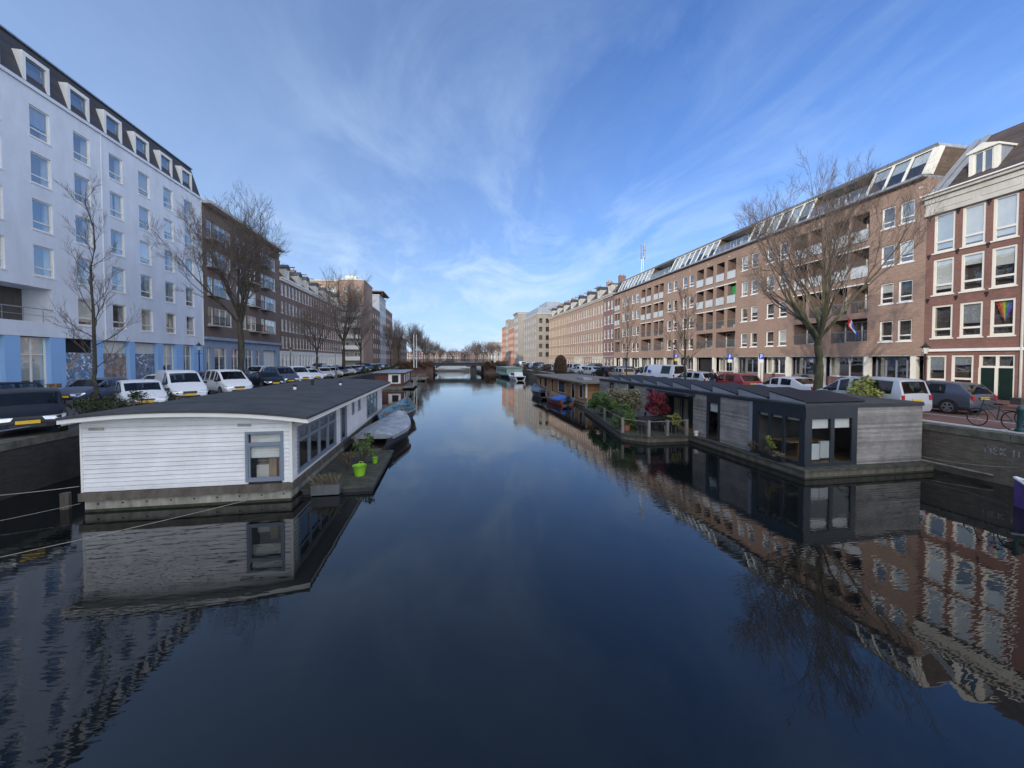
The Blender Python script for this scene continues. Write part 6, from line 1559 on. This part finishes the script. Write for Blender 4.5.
# ------------------------------------------------------------------ people
def person(label, x, y, rz, h=1.75, coat='cloth_dark', stride=.25):
    t = thing('person', label, 'person', (x, y, ST), rz); k = h/1.75
    def skin(name, pts, edges, rad, mat, sub=2):
        me = bpy.data.meshes.new(name); me.from_pydata([tuple(c*k for c in p) for p in pts], edges, []); me.materials.append(mat)
        o = link(name, me, t); md = o.modifiers.new('Skin', 'SKIN'); md.use_smooth_shade = True
        for i, r in enumerate(rad): me.skin_vertices[0].data[i].radius = (r*k, r*k)
        me.skin_vertices[0].data[0].use_root = True
        s_ = o.modifiers.new('Sub', 'SUBSURF'); s_.levels = s_.render_levels = sub
        return o
    s_ = stride
    P = [(0, 0, .95), (0, 0, 1.15), (0, 0, 1.38), (0, 0, 1.48), (.02, 0, 1.56), (.03, 0, 1.68), (0, .09, .92), (.12*s_*4*.5, .10, .5), (s_*.5, .10, .09), (s_*.5+.16, .11, .04), (0, -.09, .92), (0, -.10, .5), (-s_*.6, -.10, .1), (-s_*.6+.15, -.11, .04),
         (0, .19, 1.40), (-.06, .25, 1.13), (.08, .24, .90), (.12, .235, .80), (0, -.19, 1.40), (.06, -.25, 1.13), (.18, -.23, .92), (.23, -.22, .83)]
    E = [(0, 1), (1, 2), (2, 3), (3, 4), (4, 5), (0, 6), (6, 7), (7, 8), (8, 9), (0, 10), (10, 11), (11, 12), (12, 13), (2, 14), (14, 15), (15, 16), (16, 17), (2, 18), (18, 19), (19, 20), (20, 21)]
    rad = [.15, .14, .15, .06, .09, .075, .09, .065, .045, .035, .09, .065, .045, .035, .065, .05, .036, .03, .065, .05, .036, .03]
    skin('body', P, E, rad, M['skin'])
    cp = [(0, 0, .86), (0, 0, 1.1), (0, 0, 1.40), (0, .20, 1.41), (-.06, .26, 1.13), (.07, .245, .93), (0, -.20, 1.41), (.06, -.26, 1.13), (.17, -.235, .95)]
    skin('jacket', cp, [(0, 1), (1, 2), (2, 3), (3, 4), (4, 5), (2, 6), (6, 7), (7, 8)], [.185, .17, .175, .085, .07, .055, .085, .07, .055], M[coat])
    tp = [(0, 0, .92), (0, .09, .86), (.12*s_*2, .10, .5), (s_*.5, .10, .12), (0, -.09, .86), (0, -.10, .5), (-s_*.6, -.10, .13)]
    skin('trousers', tp, [(0, 1), (1, 2), (2, 3), (0, 4), (4, 5), (5, 6)], [.16, .11, .085, .065, .11, .085, .065], M['cloth_jeans'])
    hp = [(-.02, 0, 1.62), (-.01, 0, 1.72)]; skin('hair', hp, [(0, 1)], [.085, .075], M['hair'])
person('person in dark jacket standing left of the red hatchback', 20.9, 27.3, R(200))
person('person in dark coat walking before the blue pillars on the left', -22.0, 37.6, R(-90), 1.72)
person('person in dark coat walking near the far left brick terrace', -21.9, 72.0, R(-90), 1.8)

# ------------------------------------------------------------------ sky, sun, camera
SUN_EL = R(17.0); SUN_V = Vector((-.80, -.60, 0)).normalized()      # toward the sun
w = bpy.data.worlds.new('World'); S.world = w; w.use_nodes = True; nt = w.node_tree; nt.nodes.clear()
out = nt.nodes.new('ShaderNodeOutputWorld'); bg = nt.nodes.new('ShaderNodeBackground')
sky = nt.nodes.new('ShaderNodeTexSky'); sky.sky_type = 'NISHITA'; sky.sun_disc = False
sky.sun_elevation = SUN_EL; sky.sun_rotation = math.atan2(SUN_V.x, SUN_V.y)
sky.air_density = 1.0; sky.dust_density = 0.6; sky.ozone_density = 3.0; sky.altitude = 0
g = coord(nt, 'Generated')
sp = nt.nodes.new('ShaderNodeSeparateXYZ'); nt.links.new(g, sp.inputs[0])
def mth(op, a, b=None, c=None, clamp=False):
    n = nt.nodes.new('ShaderNodeMath'); n.operation = op; n.use_clamp = clamp
    for i, v in enumerate((a, b, c)):
        if v is None: continue
        if isinstance(v, (int, float)): n.inputs[i].default_value = v
        else: nt.links.new(v, n.inputs[i])
    return n.outputs[0]
z = mth('MAXIMUM', sp.outputs[2], 0.0)
zz = mth('ADD', z, 0.12)
px = mth('DIVIDE', sp.outputs[0], zz); py = mth('DIVIDE', sp.outputs[1], zz)
cb = nt.nodes.new('ShaderNodeCombineXYZ'); nt.links.new(px, cb.inputs[0]); nt.links.new(py, cb.inputs[1])
P_ = cb.outputs[0]
n1 = noise(nt, mapping(nt, P_, (1.0, .62, 1), (0, 0, R(-62)), (3.1, 1.7, 0)), 1.25, 9, .62, 1.3)     # long wisps
n2 = noise(nt, mapping(nt, P_, (1, 1, 1), (0, 0, 0), (7.3, 2.2, 0)), .45, 4, .55, .4)                # where they gather
n3 = noise(nt, mapping(nt, P_, (1.1, .5, 1), (0, 0, R(-80)), (1, 5, 0)), 2.2, 8, .64, 1.5)
c1 = ramp(nt, n1, [(.44, (0, 0, 0)), (.74, (1,)*3)]); c2 = ramp(nt, n2, [(.36, (.18,)*3), (.66, (1, 1, 1))]); c3 = ramp(nt, n3, [(.46, (0, 0, 0)), (.82, (.6,)*3)])
cl = mth('MULTIPLY', mth('ADD', c1, mth('MULTIPLY', c3, .6)), c2, clamp=True)
low = ramp(nt, z, [(0.0, (.9,)*3), (.15, (.85,)*3), (.4, (.48,)*3), (.7, (.24,)*3), (1, (.18,)*3)])
veil = ramp(nt, z, [(0.0, (.72,)*3), (.10, (.50,)*3), (.28, (.18,)*3), (.6, (.03,)*3)])
west = mth('MULTIPLY', mth('MULTIPLY', mth('SUBTRACT', .45, sp.outputs[0], clamp=True), .28), mth('SUBTRACT', 1.0, veil))
fac = mth('ADD', mth('ADD', mth('MULTIPLY', cl, low), veil), west, clamp=True)
clear = mixc(nt, 1.0, sky.outputs[0], (.56, .84, 1.30), 'MULTIPLY')
skyc = mixc(nt, fac, clear, (3.9, 5.1, 6.6))
# added whitish fill light in the unseen sky behind the camera, lifts shaded walls
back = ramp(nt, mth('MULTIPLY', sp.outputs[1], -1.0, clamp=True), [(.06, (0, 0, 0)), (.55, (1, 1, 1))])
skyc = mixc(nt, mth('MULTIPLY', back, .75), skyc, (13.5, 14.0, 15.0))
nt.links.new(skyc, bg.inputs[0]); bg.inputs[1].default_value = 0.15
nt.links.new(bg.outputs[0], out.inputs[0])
sl = bpy.data.lights.new('sun', 'SUN'); sl.energy = 2.7; sl.angle = R(0.8); sl.color = (1.0, .91, .80)
so = bpy.data.objects.new('sun', sl); COL.objects.link(so)
d = Vector((SUN_V.x*cos(SUN_EL), SUN_V.y*cos(SUN_EL), sin(SUN_EL)))
so.rotation_euler = (d).to_track_quat('Z', 'Y').to_euler(); so.location = (0, 0, 60)

cam = bpy.data.cameras.new('camera'); co = bpy.data.objects.new('camera', cam); COL.objects.link(co); S.camera = co
cam.sensor_fit = 'HORIZONTAL'; cam.sensor_width = 36; cam.lens = 385/1024*36; cam.clip_end = 3000; cam.clip_start = .05
cam.shift_y = -15/1024
co.location = (0, 0, 4.3); co.rotation_euler = (R(90-1.5), 0, R(-9.9))
S.view_settings.view_transform = 'Standard'; S.view_settings.look = 'None'; S.view_settings.exposure = 0.15; S.view_settings.gamma = 1
S.render.engine = 'CYCLES'; S.cycles.transparent_max_bounces = 12; S.cycles.max_bounces = 6
S.render.resolution_x = 1024; S.render.resolution_y = 768
